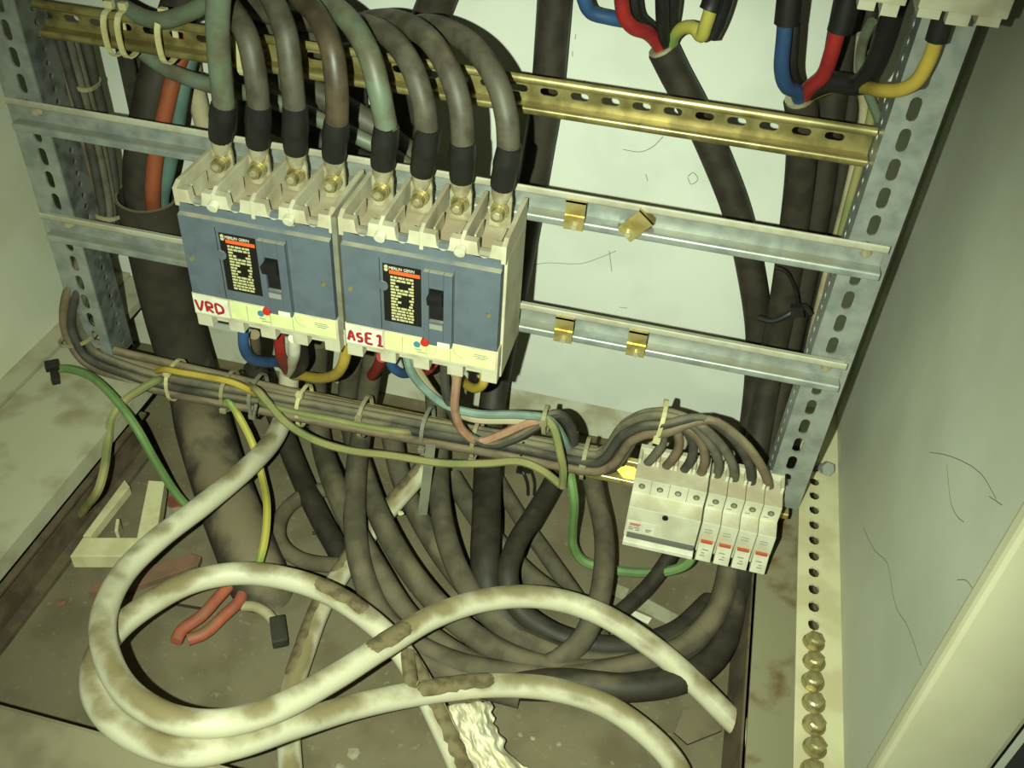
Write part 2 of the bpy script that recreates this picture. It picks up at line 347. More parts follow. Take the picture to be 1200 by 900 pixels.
# ================================================================== RAILS
def rail(name, label, x0, x1, zc, yw, m, hh=.016, slots=None, vc=0, depth=.0125, bolts=(), lip=.0064, group=None, curl=.0012, mtop=None):
    """top-hat rail: web at y=yw, lips towards the viewer"""
    o = thing(name, label, 'rail', (x0, yw, zc), group); a = hh - lip; th = .0013; L = x1 - x0
    mb = MB()
    for sg in (1, -1):
        lipm = MB()      # step and lip, bent with small radii, the lip slightly curled back
        r = .0022; c = []; cu = curl
        c.append((-.0002, a))
        for k in range(6):
            q = math.radians(90 - 90 * k / 5); c.append((-depth + r - r * math.cos(q) , a + r - r * math.sin(q)))
        c.append((-depth, hh - cu))
        for k in range(1, 6):
            q = math.radians(75 * k / 5); c.append((-depth + cu * .8 - cu * .8 * math.cos(q), hh - cu + cu * math.sin(q)))
        n = len(c); pts = []
        for i in range(n):
            p0 = c[max(i - 1, 0)]; p1 = c[min(i + 1, n - 1)]; dx, dz = p1[0] - p0[0], p1[1] - p0[1]; l = math.hypot(dx, dz); pts.append((-dz / l * th / 2, dx / l * th / 2))
        up = [(c[i][0] + pts[i][0], sg * (c[i][1] + pts[i][1])) for i in range(n)]; dn = [(c[i][0] - pts[i][0], sg * (c[i][1] - pts[i][1])) for i in range(n)]
        ring = up + dn[::-1]; m_ = len(ring)
        vs = [(0, y, z) for y, z in ring] + [(L, y, z) for y, z in ring]
        fs = [(i, (i + 1) % m_, m_ + (i + 1) % m_, m_ + i) for i in range(m_)]
        for i in range(n - 1): fs += [(i, m_ - 1 - i, m_ - 2 - i, i + 1), (m_ + i, m_ + i + 1, 2 * m_ - 2 - i, 2 * m_ - 1 - i)]
        lipm.add(vs, fs); lipm.build('lip', mtop if sg > 0 and mtop else m, o, smooth=True)
    if slots:
        cells = []; p, s0, hl, hw = slots; u = (s0 - x0) % p - p / 2
        if u > 0: cells.append((0, u, None, 0, 0))
        while u + p < L:
            if u >= 0: cells.append((u, u + p, hl, hw, vc))
            u += p
        cells.append((u, L, None, 0, 0))
        c0 = cells[0]
        if c0[0] > 0: cells.insert(0, (0, c0[0], None, 0, 0))
        mb.slotted(cells, -a, a, -th, lambda u, v, tt: (u, tt, v))
    else:
        mb.box(0, L, -th, 0, -a, a)
    mb.build('web', m, o)
    for bx in bolts:
        b = MB(); b.cyl((bx - x0, -.0013, 0.002), (bx - x0, -.0045, .002), .0052, 14, .0036); b.build('bolt', M['tin'], o, smooth=False)
    return o
R1 = rail('mounting_rail', 'upper galvanised top-hat rail running behind the breaker terminals', -.349, .4355, H + .0205, .0922, M['galv'], mtop=M['galvdust'], bolts=(-.327, .4215))
R2 = rail('mounting_rail', 'lower galvanised top-hat rail running behind the breaker bodies', -.349, .4355, H - .100, .0922, M['galv'], mtop=M['galvdust'], bolts=(-.327, .4215))
R0 = rail('slotted_rail', 'yellow zinc slotted rail across the top behind the cables', -.345, .405, .4985, .1285, M['yel'], hh=.0165, slots=(.0258, .1442, .0078, .0032), vc=.0005, curl=.0042)
R3 = rail('din_rail', 'golden low rail carrying the small breakers and the wire bundle', -.36, .436, .1105, .1110, M['gold'], hh=.0175, slots=(.025, .155, .007, .003))
# ================================================================== CLIP NUTS on the rails
def clip(px, py, zc, label, tilt=0):
    p = Y(px, py, .079); t = thing('clip_nut', label, 'clip', (p.x, .079, zc), 'gold clip nuts on the empty rails')
    mb = MB().box(-.0085, .0085, -.0042, -.003, -.004, .0115); mb.box(-.0085, .0085, -.0042, .006, .0102, .0115)
    mb.build('spring_plate', M['gold'], t)
    mb = MB().box(-.0085, .0085, -.0055, -.0043, -.0135, -.0015); mb.box(-.0085, .0085, -.0055, .003, -.0145, -.0135); mb.build('lower_jaw', M['gold'], t)
    MB().cyl((0.001, -.0058, -.0105), (0.001, -.0085, -.0105), .0026, 10).build('screw_tip', M['tin'], t)
    t.rotation_euler = (0, tilt, 0); return t
clip(675, 245, H + .0205, 'gold clip nut on the upper rail nearest the right breaker')
clip(747, 260, H + .0205, 'tilted gold clip nut on the upper rail', .7)
clip(662, 380, H - .1, 'gold clip nut on the lower rail nearest the right breaker')
clip(747, 398, H - .1, 'gold clip nut on the lower rail farther from the breakers')
# ================================================================== MOULDED CASE BREAKERS
def stroke(letters, x, z, y, m, parent, name):
    mb = MB()
    for pts in letters:
        c = crom([(x + a, y, z + b) for a, b in pts], 4); sweep(mb, c, .0014, 6)
    for i, v in enumerate(mb.v): mb.v[i] = (v[0], y + (v[1] - y) * .25, v[2])
    return mb.build(name, m, parent)
VRD = [[(0, .012), (.0035, .001), (.0075, .0125)], [(.0105, .001), (.0108, .0115), (.0155, .0105), (.0158, .007), (.0112, .006), (.0165, .0008)], [(.02, .001), (.02, .0115), (.0255, .0095), (.0262, .004), (.02, .0008)]]
ASE = [[(0, .001), (.0028, .0115), (.0058, .001)], [(.0012, .005), (.005, .005)], [(.0125, .0105), (.009, .0095), (.0092, .0065), (.0125, .0055), (.0122, .002), (.0086, .0015)],
       [(.0222, .0125), (.0172, .0118), (.0168, .007), (.0168, .0015), (.0225, .0008)], [(.0168, .0068), (.021, .007)], [(.0265, .0105), (.0292, .0125), (.0292, .0008)], [(.027, .0008), (.032, .0008)]]
def breaker(xc, label, letters, lname):
    t = thing('moulded_case_breaker', label, 'circuit breaker', (xc, 0, H), 'large breakers on the galvanised rails')
    hw = .0705
    mb = MB().box(-hw, hw, .012, .0785, -.118, .006)
    mb.build('body', M['beige'], t, bevel=.0012)
    # terminal compartments: partitions, notched front wall, back wall
    px = [-.0685 + .03425 * i for i in range(5)]
    for i, x in enumerate(px):
        w = .002 if i in (0, 4) else .0017
        MB().prism_x([(.004, .006), (.0785, .006), (.0785, .0265), (.012, .0265), (.004, .0225)], x - w, x + w).build('partition', M['beige'], t, bevel=.0006)
    mb = MB()
    for i in range(4):
        a, b = px[i] + .0017, px[i + 1] - .0017; c = (a + b) / 2 + .001; r = .0052
        pts = [(a, .010), (a, .0225), (c - r - .001, .0225)] + [(c + r * math.cos(math.radians(q)), .014 + r * math.sin(math.radians(q))) for q in range(180, 361, 30)] + [(c + r + .001, .0225), (b, .0225), (b, .010)]
        mb.poly([(x, .0042, z) for x, z in pts], (0, .0075, 0))
    mb.build('front_wall', M['beige'], t)
    for i in range(4):
        a, b = px[i] + .0017, px[i + 1] - .0017
        MB().box(a + .004, a + .0055, .02, .045, .006, .019).add(*[[], []]).box(b - .007, b - .0045, .02, .04, .006, .017).build('terminal_rib', M['beige'], t)
    for i in range(4):
        a, b = px[i], px[i + 1]; c = (a + b) / 2 + .0005
        mb = MB().cyl((c, .056, .0245), (c, .0525, .0245), .0078, 18); mb.cyl((c, .0525, .0245), (c, .0505, .0245), .0068, 16)
        bo = mb.build('terminal_bolt', M['brass'], t)
        mb = MB().cyl((c, .0505, .0245), (c, .0435, .0245), .0056, 14); mb.build('bolt_head', M['brass'], bo)
        MB().cyl((c, .0436, .0245), (c, .0428, .0245), .0032, 6).build('hex_socket', M['tin'], bo)
    # blue-grey cover
    cv = MB().prism_x([(0, 0), (0, -.0805), (.014, -.0805), (.014, .0125), (.009, .0125), (.0052, .0108), (.0042, .0012)], -.068, .068).build('cover', M['blue'], t, bevel=.0005)
    MB().box(-.0475 + .0125, -.0345, -.0003, .0002, -.079, -.006).build('cover_seam', M['black'], t)
    MB().box(.0295, .0298, -.0003, .0002, -.0795, -.006).build('cover_seam', M['black'], t)
    for x in (-.0335, .0335):
        MB().cyl((x, .0045, .0145), (x, -.0015, .0125), .0047, 16).build('cover_screw', M['mcb'], t, bevel=.0006)
    for x, z in ((-.0615, -.043), (.0595, -.043)):
        MB().cyl((x, 0, z), (x, -.0008, z), .0023, 12).build('cover_rivet', M['brass'], t)
    # toggle surround and handle
    mb = MB()
    x0, x1, z0, z1 = .004, .029, -.0835, -.0085; sx0, sx1, sz0, sz1 = .0088, .0215, -.0575, -.0245; d = -.0042
    mb.box(x0, sx0, d, .001, z0, z1).box(sx1, x1, d, .001, z0, z1).box(sx0, sx1, d, .001, sz1, z1).box(sx0, sx1, d, .001, z0, sz0)
    mb.build('toggle_surround', M['blued'], t, bevel=.0007)
    MB().box(sx0, sx1, -.0012, .0005, sz0, sz1).build('toggle_slot', M['black'], t)
    MB().poly([(sx0 + .0008, -.001, -.043), (sx0 + .0008, -.012, -.036), (sx0 + .0008, -.0145, -.0275), (sx0 + .0008, -.001, -.0265)], (.0112, 0, 0)).build('toggle_handle', M['black'], t, bevel=.0008)
    MB().box(.0095, .021, -.0046, -.0042, -.0655, -.0605).build('toggle_mark', M['print_'], t)
    # nameplate with its print
    npl = MB().box(-.0318, .0012, -.0007, .0003, -.069, -.0103).build('nameplate', M['label'], t)
    MB().cyl((-.0318, 0, -.0325), (-.0318, -.0016, -.0325), .0045, 14).build('plate_rivet', M['blue'], t)
    text('MERLIN GERIN', .0040, (-.0264, -.0008, -.0149), (1, 0, 0), (0, 0, 1), M['paper'], npl, sx=.85)
    mb = MB()
    for zz in (-.0128, -.0156): mb.cyl((-.0288, -.0008, zz), (-.0288, -.0012, zz), .0017, 12)
    mb.build('emblem', M['cream'], npl)
    MB().box(-.0262, .0004, -.001, -.0007, -.0192, -.0158).build('orange_stripe', M['orange'], npl)
    mb = MB(); rnd = random.Random(3)
    z = -.0212
    for row in range(15):
        x = -.0252; hgt = .0022
        while x < -.0058:
            w = rnd.uniform(.0015, .005)
            keep = not ((row in (2, 3) and -.021 < x < -.011) or (6 <= row <= 9 and -.019 < x < -.012))
            if keep: mb.box(x, min(x + w, -.0052), -.001, -.0007, z - hgt + .0003, z)
            x += w + rnd.uniform(.0004, .0011)
        z -= .0031
    mb.build('rating_print', M['cream'], npl)
    # trip unit strip with stickers, button, tags, teeth
    MB().box(-.0695, .0695, .0005, .014, -.1045, -.0806).build('trip_unit', M['beige'], t, bevel=.0008)
    tg = MB().box(-.0685, -.0345, -.0004, .0006, -.1015, -.0825).build('marker_strip', M['paper'], t)
    stroke(letters, -.0665, -.0995, -.0006, M['redink'], tg, lname)
    st = MB().box(-.0325, .0675, -.0004, .0006, -.1005, -.0825).build('setting_sticker', M['sticker'], t)
    for x in (-.0165, .0055, .027): MB().box(x, x + .0004, -.0007, -.0003, -.1, -.083).build('sticker_line', M['print_'], st)
    MB().cyl((-.003, -.0004, -.0885), (-.003, -.0012, -.0885), .0031, 14).build('blue_dial', M['bluedot'], st)
    mb = MB()
    for x, z, w in ((-.005, -.0945, .006), (-.003, -.0972, .008), (.012, -.0862, .008), (.048, -.0875, .012), (.048, -.0895, .013), (.05, -.0915, .009)): mb.box(x, x + w, -.0007, -.0003, z, z + .0008)
    mb.build('fine_print', M['print_'], st)
    sweep(MB(), crom([(.029, -.0005, -.085), (.032, -.0005, -.091), (.039, -.0005, -.0945)], 4), .00025, 5).build('trip_curve', M['print_'], st)
    MB().cyl((.0052, 0, -.0815), (.0052, -.006, -.0815), .0037, 14).build('trip_button', M['redbtn'], t, bevel=.0005)
    MB().box(.0165, .0275, -.0049, -.004, -.0832, -.0785).build('white_tag', M['paper'], t)
    for i in range(9):
        x = -.0695 + .0155 * i
        if i % 2 == 0: MB().box(x, x + .0145, .002, .03, -.118, -.1046).build('skirt_tooth', M['beige'], t, bevel=.0008)
        else: MB().box(x, x + .0145, .008, .03, -.112, -.1046).build('skirt_tooth', M['beige'], t, bevel=.0008)
    return t
B1 = breaker(-.0733, 'slate-blue moulded breaker hand-lettered VRD in red, the left one', VRD, 'hand_lettering')
B2 = breaker(.0722, 'slate-blue moulded breaker hand-lettered ASE1 in red, the right one', ASE, 'hand_lettering')
mb = MB().box(-.0028, .0016, .001, .076, H - .09, H + .024)
tag(mb.build('phase_barrier', M['tieg']), 'thin grey spacer plate between the two large breakers', 'spacer')
# ================================================================== POWER CABLES on the upper terminals
PC = [
    ('first power cable from the left, green-grey, bolted to the VRD breaker', 'cablegreen', [(262, 122, .056), (257, 70, .05), (255, 20, .045), (262, -50, .045), (275, -120, .06)]),
    ('second power cable from the left on the VRD breaker', 'cable', [(303, 122, .056), (298, 80, .055), (289, 42, .063), (272, 12, .085), (248, -18, .12), (215, -60, .15)]),
    ('third power cable from the left on the VRD breaker', 'cable', [(346, 132, .056), (341, 85, .055), (335, 40, .062), (322, 5, .08), (300, -30, .11), (270, -60, .14)]),
    ('glossy brown power cable, fourth from the left, on the VRD breaker', 'cablebrown', [(395, 136, .056), (394, 95, .055), (388, 55, .063), (373, 20, .085), (345, -8, .12), (310, -35, .15)]),
    ('pale green power cable, first from the left on the ASE1 breaker', 'cablegreen', [(453, 150, .056), (445, 110, .056), (433, 65, .065), (412, 28, .085), (380, 2, .12), (340, -15, .16)]),
    ('second power cable from the left on the ASE1 breaker', 'cable', [(501, 160, .056), (496, 120, .058), (483, 80, .068), (462, 48, .09), (430, 30, .13), (390, 28, .165), (330, 20, .18), (270, 0, .19)]),
    ('third power cable from the left on the ASE1 breaker, arching left', 'cable', [(542, 168, .056), (540, 130, .058), (530, 92, .066), (508, 52, .085), (475, 28, .115), (435, 25, .15), (390, 40, .175), (330, 40, .19), (250, 12, .2)]),
    ('rightmost power cable, arching left from the last ASE1 terminal', 'cable', [(596, 180, .056), (594, 140, .058), (583, 98, .068), (561, 62, .088), (530, 38, .115), (495, 30, .145), (455, 48, .175), (410, 62, .195), (350, 55, .21), (260, 30, .215)]),
]
px4 = [-.0685 + .03425 * i for i in range(5)]
for i, (lab, mm, up) in enumerate(PC):
    xc = -.0733 if i < 4 else .0722; k = i % 4; x = xc + (px4[k] + px4[k + 1]) / 2 + .0005
    t = thing('power_cable', lab, 'cable', (0, 0, 0), 'power cables on the breaker terminals')
    lean = Y(*up[0]) - Vector((x, .0575, H + .06)); base = Vector((x, .0585, H + .045)); d = (Y(*up[0]) - base).normalized()
    sl = base + d * (.034 + .004 * (i % 3))
    tube('jacket', [base, base + d * .02, sl] + [Y(*p) for p in up], .0094, M[mm], t, seg=14)
    c = [base - d * .001, base + d * .004, base + d * .012, base + d * .018, base + d * .02, base + d * .026, sl, sl + d * .0005]
    sweep(MB(), [Vector(p) for p in c], [.0096, .0104, .0105, .0108, .0113, .0110, .0103, .0096], 16).build('tape_sleeve', M['tape'], t, smooth=True)
    mb = MB(); z0 = H + .007
    mb.poly([(x - .0095, .0565, z0), (x + .0095, .0565, z0), (x + .0095, .0565, z0 + .026), (x + .0085, .0565, z0 + .031), (x - .0085, .0565, z0 + .031), (x - .0095, .0565, z0 + .026)], (0, .0035, 0))
    mb.build('lug', M['tin'], t, bevel=.0006)
    sweep(MB(), [Vector((x, .0585, z0 + .024)), Vector((x, .0585, z0 + .03)), base + d * .004], [.0066, .0086, .0089], 14).build('lug_barrel', M['tin'], t, smooth=True)
# ================================================================== CABLES BEHIND, TOP LEFT
def cable(label, pts, r, m, name='cable', group=None, cat='cable', seg=12, sub=7):
    return tag(tube(name, pts, r, M[m], None, seg, sub), label, cat, group)
cable('teal cable slanting down behind the yellow rail to the right breaker', [Y(150, 45, .16), Y(190, 78, .155), Y(240, 98, .15), Y(300, 112, .15), Y(345, 128, .15), Y(400, 152, .15), Y(450, 176, .155), Y(490, 205, .165), Y(520, 250, .19), Y(535, 330, .2)], .0075, 'cablegreen')
cable('wide grey cable slanting behind the power cables above the teal one', [Y(300, 78, .185), Y(345, 98, .18), Y(395, 122, .18), Y(440, 150, .18), Y(480, 182, .185), Y(515, 230, .2), Y(530, 320, .21)], .0125, 'cable')
cable('dark cable in the shadow under the teal slanting cable', [Y(290, 120, .205), Y(340, 148, .2), Y(400, 182, .2), Y(460, 215, .2), Y(500, 270, .21)], .015, 'blk')
cable('teal cable curving over the left part of the yellow rail', [Y(120, -15, .14), Y(150, 12, .125), Y(185, 24, .115), Y(215, 17, .11), Y(245, 0, .105), Y(265, -30, .1)], .0075, 'cablegreen')
cable('dark tube, mainly drawn-in shadow, behind the left breaker between the first two cables', [Y(290, 70, .23), Y(296, 130, .23), Y(290, 220, .23), Y(292, 330, .22)], .016, 'blk')  # black tube put in mainly as the shadow near the back panel
cable('tan cable leaning against the back panel beside the teal cable', [Y(222, 60, .235), Y(228, 100, .235), Y(240, 150, .235), Y(258, 220, .235), Y(280, 330, .235)], .010, 'tan')
cable('black cable dropping behind the fourth and fifth power cables', [Y(405, 40, .235), Y(413, 90, .235), Y(418, 140, .235), Y(425, 240, .235)], .012, 'blk')
cable('short thick black cable at the top edge behind the arching cables', [Y(525, -40, .23), Y(512, 0, .235), Y(497, 40, .235), Y(480, 110, .235), Y(472, 190, .235), Y(470, 280, .235)], .0175, 'blk')
# conduit with three cables going in
CP = [(172, 228, .165), (182, 280, .168), (196, 345, .172), (212, 405, .17), (228, 455, .16)]
cpts = [Y(*p) for p in CP] + [Z(240, 505, .05), Z(254, 550, .034), Z(275, 610, .026), Z(300, 672, .008), Z(322, 722, -.03)]
t = thing('conduit', 'wide black conduit pipe with an open top left of the VRD breaker', 'conduit', (0, 0, 0))
C_ = crom(cpts, 8)
mb = MB(); sweep(mb, C_, .0318, 24, cap=False); n0 = len(mb.f)
sweep(mb, C_, .0298, 24, cap=False)
n = len(C_); mb.f += [(k, (k + 1) % 24, n * 24 + (k + 1) % 24, n * 24 + k) for k in range(24)]
mb.build('pipe', M['cond'], t, smooth=True)
col = C_[:5]
mb = MB(); sweep(mb, C_[0:9], .0334, 24, cap=False); sweep(mb, C_[0:9], .0322, 24, cap=False)
q = 9 * 24; mb.f += [(k, (k + 1) % 24, q + (k + 1) % 24, q + k) for k in range(24)] + [(8 * 24 + k, 8 * 24 + (k + 1) % 24, q + 8 * 24 + (k + 1) % 24, q + 8 * 24 + k) for k in range(24)]
mb.build('collar', M['cond'], t, smooth=True)
cable('thick black cable entering the open conduit from above', [Y(215, -10, .21), Y(196, 50, .2), Y(180, 110, .185), Y(168, 170, .175), Y(165, 225, .168), Y(180, 300, .165)], .0185, 'blk')
cable('orange-red cable entering the conduit in front of the black one', [Y(222, 40, .19), Y(205, 85, .175), Y(194, 130, .165), Y(183, 180, .156), Y(179, 225, .150), Y(184, 285, .158)], .0082, 'orangec')
cable('teal cable entering the conduit at its right', [Y(226, 55, .195), Y(214, 100, .182), Y(206, 150, .174), Y(196, 200, .167), Y(189, 230, .163), Y(190, 285, .165)], .0085, 'tealc')
# ================================================================== BLACK CABLES ON THE BACK PANEL, RIGHT
cable('black cable hanging from the top beside the rightmost arching cable', [Y(652, -30, .24), Y(647, 40, .24), Y(641, 110, .24), Y(630, 180, .24), Y(617, 260, .24), Y(602, 340, .235), Y(588, 410, .225), Y(579, 460, .2), Y(573, 510, .16), Z(571, 560, .055), Z(570, 610, .058), Z(569, 660, .05), Z(576, 700, .035), Z(610, 745, .016), Z(660, 772, .016)], .0158, 'blk', sub=6)
def stripped(label, name, path, r, cores, m='blk'):
    t = thing(name, label, 'cable', (0, 0, 0), 'stripped cables at the top right')
    tube('jacket', path, r, M[m], t, seg=16)
    d = (path[0] - path[1]).normalized()
    mb = MB(); sweep(mb, [path[0] - d * .003, path[0] + d * .003], [r * .86, r * .9], 16); mb.build('stripped_rim', M['tin'], t, smooth=True)
    for nm, pts, rr, cm in cores: tube(nm, pts, rr, M[cm], t, seg=10)
    return t
stripped('thick black cable with blue, red and yellow-green cores, stripped end near the top middle', 'stripped_cable',
    [Y(777, 58, .235), Y(792, 88, .238), Y(812, 125, .24), Y(838, 182, .24), Y(864, 250, .24), Y(880, 320, .24), Y(889, 390, .236), Y(887, 450, .225), Y(880, 510, .2), Y(872, 560, .17), Z(862, 630, .05), Z(850, 700, .025), Z(828, 750, .02), Z(785, 792, .02), Z(730, 803, .02), Z(660, 803, .018), Z(575, 803, .014)], .0142,
    [('blue_core', [Y(672, -40, .2), Y(683, -5, .2), Y(692, 14, .205), Y(715, 21, .21), Y(745, 28, .22), Y(768, 46, .23), Y(777, 60, .236)], .0062, 'bluec'),
     ('red_core', [Y(726, -45, .19), Y(728, -5, .195), Y(732, 20, .2), Y(742, 32, .205), Y(758, 38, .215), Y(770, 50, .228), Y(776, 60, .235)], .0064, 'red'),
     ('black_core', [Y(741, -40, .215), Y(743, 0, .215), Y(748, 20, .22), Y(765, 36, .228), Y(778, 54, .236)], .006, 'tape'),
     ('black_core', [Y(776, -45, .2), Y(776, 0, .205), Y(777, 30, .215), Y(780, 56, .235)], .006, 'tape'),
     ('black_sleeve', [Y(790, -45, .21), Y(789, 0, .215), Y(786, 30, .225), Y(783, 56, .236)], .0066, 'tape'),
     ('yellow_green_core', [Y(785, 56, .235), Y(791, 40, .225), Y(803, 32, .215), Y(815, 34, .205), Y(822, 42, .198), Y(827, 30, .192), Y(832, 14, .19), Y(838, -20, .19)], .0058, 'yg'),
     ('yellow_core_sleeve', [Y(831, 12, .189), Y(834, 4, .19), Y(840, -30, .19)], .0085, 'tape'),
     ('black_core_end', [Y(833, 42, .21), Y(841, 25, .208), Y(849, 0, .205), Y(855, -30, .2)], .0075, 'tape')])
stripped('thick black cable with blue, red and yellow cores, stripped above the yellow rail end', 'stripped_cable',
    [Y(937, 117, .2), Y(940, 140, .205), Y(938, 200, .215), Y(930, 270, .22), Y(920, 340, .22), Y(907, 410, .215), Y(896, 470, .2), Y(886, 530, .175), Y(880, 580, .14), Z(872, 650, .045), Z(862, 710, .028), Z(840, 765, .024), Z(800, 795, .03), Z(740, 806, .03), Z(660, 800, .026), Z(590, 803, .016)], .0138,
    [('blue_core', [Y(925, -40, .15), Y(922, 0, .15), Y(919, 40, .152), Y(916, 80, .157), Y(921, 100, .165), Y(933, 107, .18), Y(938, 119, .2)], .0062, 'bluec'),
     ('blue_core_sleeve', [Y(929, -40, .15), Y(925, 0, .15), Y(922, 27, .151)], .0098, 'tape'),
     ('dark_core', [Y(932, 0, .165), Y(930, 40, .165), Y(928, 80, .17), Y(933, 100, .185)], .005, 'tape'),
     ('red_core', [Y(995, -30, .15), Y(983, 30, .152), Y(975, 60, .155), Y(965, 88, .165), Y(952, 100, .178), Y(942, 114, .198)], .0064, 'red'),
     ('red_core_sleeve', [Y(1005, -40, .15), Y(994, 0, .15), Y(984, 36, .151)], .0098, 'tape'),
     ('black_core', [Y(1062, -30, .11), Y(1048, 10, .115), Y(1034, 55, .13), Y(1020, 85, .14), Y(1005, 99, .155), Y(975, 96, .17), Y(945, 108, .2)], .0085, 'tape'),
     ('yellow_core', [Y(1112, -10, .068), Y(1096, 50, .07), Y(1086, 76, .072), Y(1073, 96, .076), Y(1055, 105, .085), Y(1035, 106, .1), Y(1010, 102, .15), Y(975, 102, .18), Y(940, 116, .203)], .0052, 'yelc'),
     ('yellow_core_sleeve', [Y(1124, -45, .066), Y(1110, 5, .067), Y(1097, 47, .069)], .0075, 'tape')])
for lab, pts, r, m in (
    ('black cable just right of the stripped cable, behind the right upright', [Y(1000, -20, .235), Y(984, 60, .235), Y(972, 140, .235), Y(962, 220, .235), Y(948, 300, .235), Y(928, 390, .23), Y(910, 470, .21), Y(897, 540, .18), Z(884, 640, .04)], .0132, 'blk'),
    ('dark cable squeezed beside the right upright', [Y(1025, -10, .24), Y(1006, 70, .24), Y(994, 150, .24), Y(982, 230, .24), Y(966, 320, .24), Y(944, 420, .235), Y(922, 510, .21)], .007, 'blk'),
    ('tan wire rising behind the right end of the yellow rail', [Y(1010, 40, .2), Y(1007, 80, .205), Y(1013, 130, .21), Y(1000, 200, .215), Y(980, 280, .22), Y(962, 350, .22), Y(946, 420, .22), Y(930, 500, .215)], .0045, 'tan'),
    ('pale olive wire next to the tan wire behind the right upright', [Y(1022, 60, .19), Y(1025, 110, .195), Y(1013, 170, .2), Y(992, 250, .205), Y(970, 340, .21), Y(955, 400, .21), Y(940, 460, .21)], .004, 'olive'),
    ('grey-green wire hooked above the yellow rail end', [Y(1022, 25, .16), Y(1011, 50, .17), Y(1008, 80, .175), Y(1016, 105, .18), Y(1030, 140, .185)], .004, 'cablegreen')):
    cable(lab, pts, r, m)
# black tie knotted around them between the two rails
t = thing('black_cable_tie', 'black cable tie with a loose tail between the galvanised rails', 'cable tie', (0, 0, 0))
tube('strap', [Y(888, 372, .2), Y(905, 376, .195), Y(925, 368, .195), Y(940, 358, .2), Y(950, 368, .2)], .003, M['tape'], t, seg=8)
MB().obox(Y(934, 364, .192), Vector((1, 0, .3)).normalized(), Vector((0, 1, 0)), Vector((-.3, 0, 1)).normalized(), .006, .004, .006).build('head', M['tape'], t)
tube('tail', [Y(936, 360, .192), Y(930, 335, .185), Y(920, 318, .18), Y(908, 313, .178)], .0016, M['tape'], t, seg=6)
# device above, only its underside in the picture
def upper_device(px0, px1, label, y0=.03):
    a = Y(px0, 8, .05); b = Y(px1, 8 + (px1 - px0) * .16, .05); zb = .6235
    t = thing('terminal_device', label, 'electrical device', (a.x, .05, zb), 'devices at the top right edge'); L = b.x - a.x
    MB().box(0, L, 0, .05, .004, .13).build('body', M['beige'], t, bevel=.001)
    nT = max(2, int(round(L / .018)))
    for i in range(nT):
        w = L / nT; MB().box(i * w + .001, (i + 1) * w - .003, .001, .035, -.002 - .002 * (i % 2), .0045).build('skirt_tooth', M['beige'], t, bevel=.0006)
    return t
upper_device(1003, 1058, 'cream plastic terminal device cut off by the top edge, the left one')
upper_device(1076, 1180, 'cream plastic terminal device above the right upright, cut off by the top edge')
# ================================================================== SMALL BREAKERS on the low rail
NX0 = .2742
def mod_profile(nose): return [(.1, .066), (.1, .149), (.084, .151), (.0565, .149), (.0565, .1285), (nose, .126), (nose, .0835), (.0565, .081), (.0565, .066)]
def module(name, label, x0, w, poles, cat, group=None):
    t = thing(name, label, cat, (x0, .08, .066), group); off = (-x0, -.08, -.066)
    def S(p): return [(y - .08, z - .066) for y, z in p]
    MB().prism_x(S(mod_profile(.0385)), .0003, w - .0003).build('body', M['mcb'], t, bevel=.0008)
    pw = w / poles
    for i in range(poles):
        c = (i + .5) * pw
        mb = MB()      # U-shaped guard around each wire entry
        mb.box(c - .0085, c - .0055, .076 - .08, .098 - .08, .084, .091).box(c + .0055, c + .0085, .076 - .08, .098 - .08, .084, .091).box(c - .0085, c + .0085, .092 - .08, .098 - .08, .084, .0915)
        mb.build('terminal_guard', M['mcb'], t, bevel=.0006)
        MB().cyl((c, .0566 - .08, .0735), (c, .0558 - .08, .0735), .0033, 14).build('terminal_screw', M['mcbgrey'], t)
        MB().cyl((c, .0562 - .08, .0735), (c, .0554 - .08, .0735), .002, 10).build('screw_slot', M['tin'], t)
        if i: MB().box(c - pw / 2 - .0003, c - pw / 2 + .0003, .0562 - .08, .0567 - .08, .064, .083).build('pole_seam', M['print_'], t)
    return t
rc = module('residual_current_device', 'wide cream four-pole switch with a dark lever bar on the low rail', NX0, .0725, 4, 'circuit breaker')
ny = .0385 - .08
MB().box(.0035, .0715, ny - .0035, ny, .0185, .0235).build('lever_bar', M['mcbgrey'], rc, bevel=.0006)
MB().box(.001, .0722, ny - .0095, ny, .0125, .0182).build('lever_lip', M['paper'], rc, bevel=.0008)
MB().cyl((.0375, .0566 - .08 - .0185, .0555), (.0375, ny - .002, .0555), .003, 14).build('test_button', M['black'], rc)
lb = MB().box(.002, .030, ny - .0004, ny + .0002, .0255, .041).build('rating_label', M['paper'], rc)
mb = MB()
for x, z, w in ((.0045, .0365, .011), (.0045, .0345, .01)): mb.box(x, x + w, ny - .0007, ny - .0003, z, z + .0012)
mb.build('red_mark', M['redprint'], lb)
mb = MB()
for x, z, w in ((.004, .031, .004), (.009, .031, .006), (.004, .028, .005), (.011, .028, .004), (.021, .031, .006), (.0215, .0285, .004)): mb.box(x, x + w, ny - .0007, ny - .0003, z, z + .0016)
mb.build('fine_print', M['print_'], lb)
nth = ('first small cream breaker, next to the wide four-pole switch', 'second small cream breaker from the wide switch', 'third small cream breaker from the wide switch', 'last small cream breaker at the right end of the low rail')
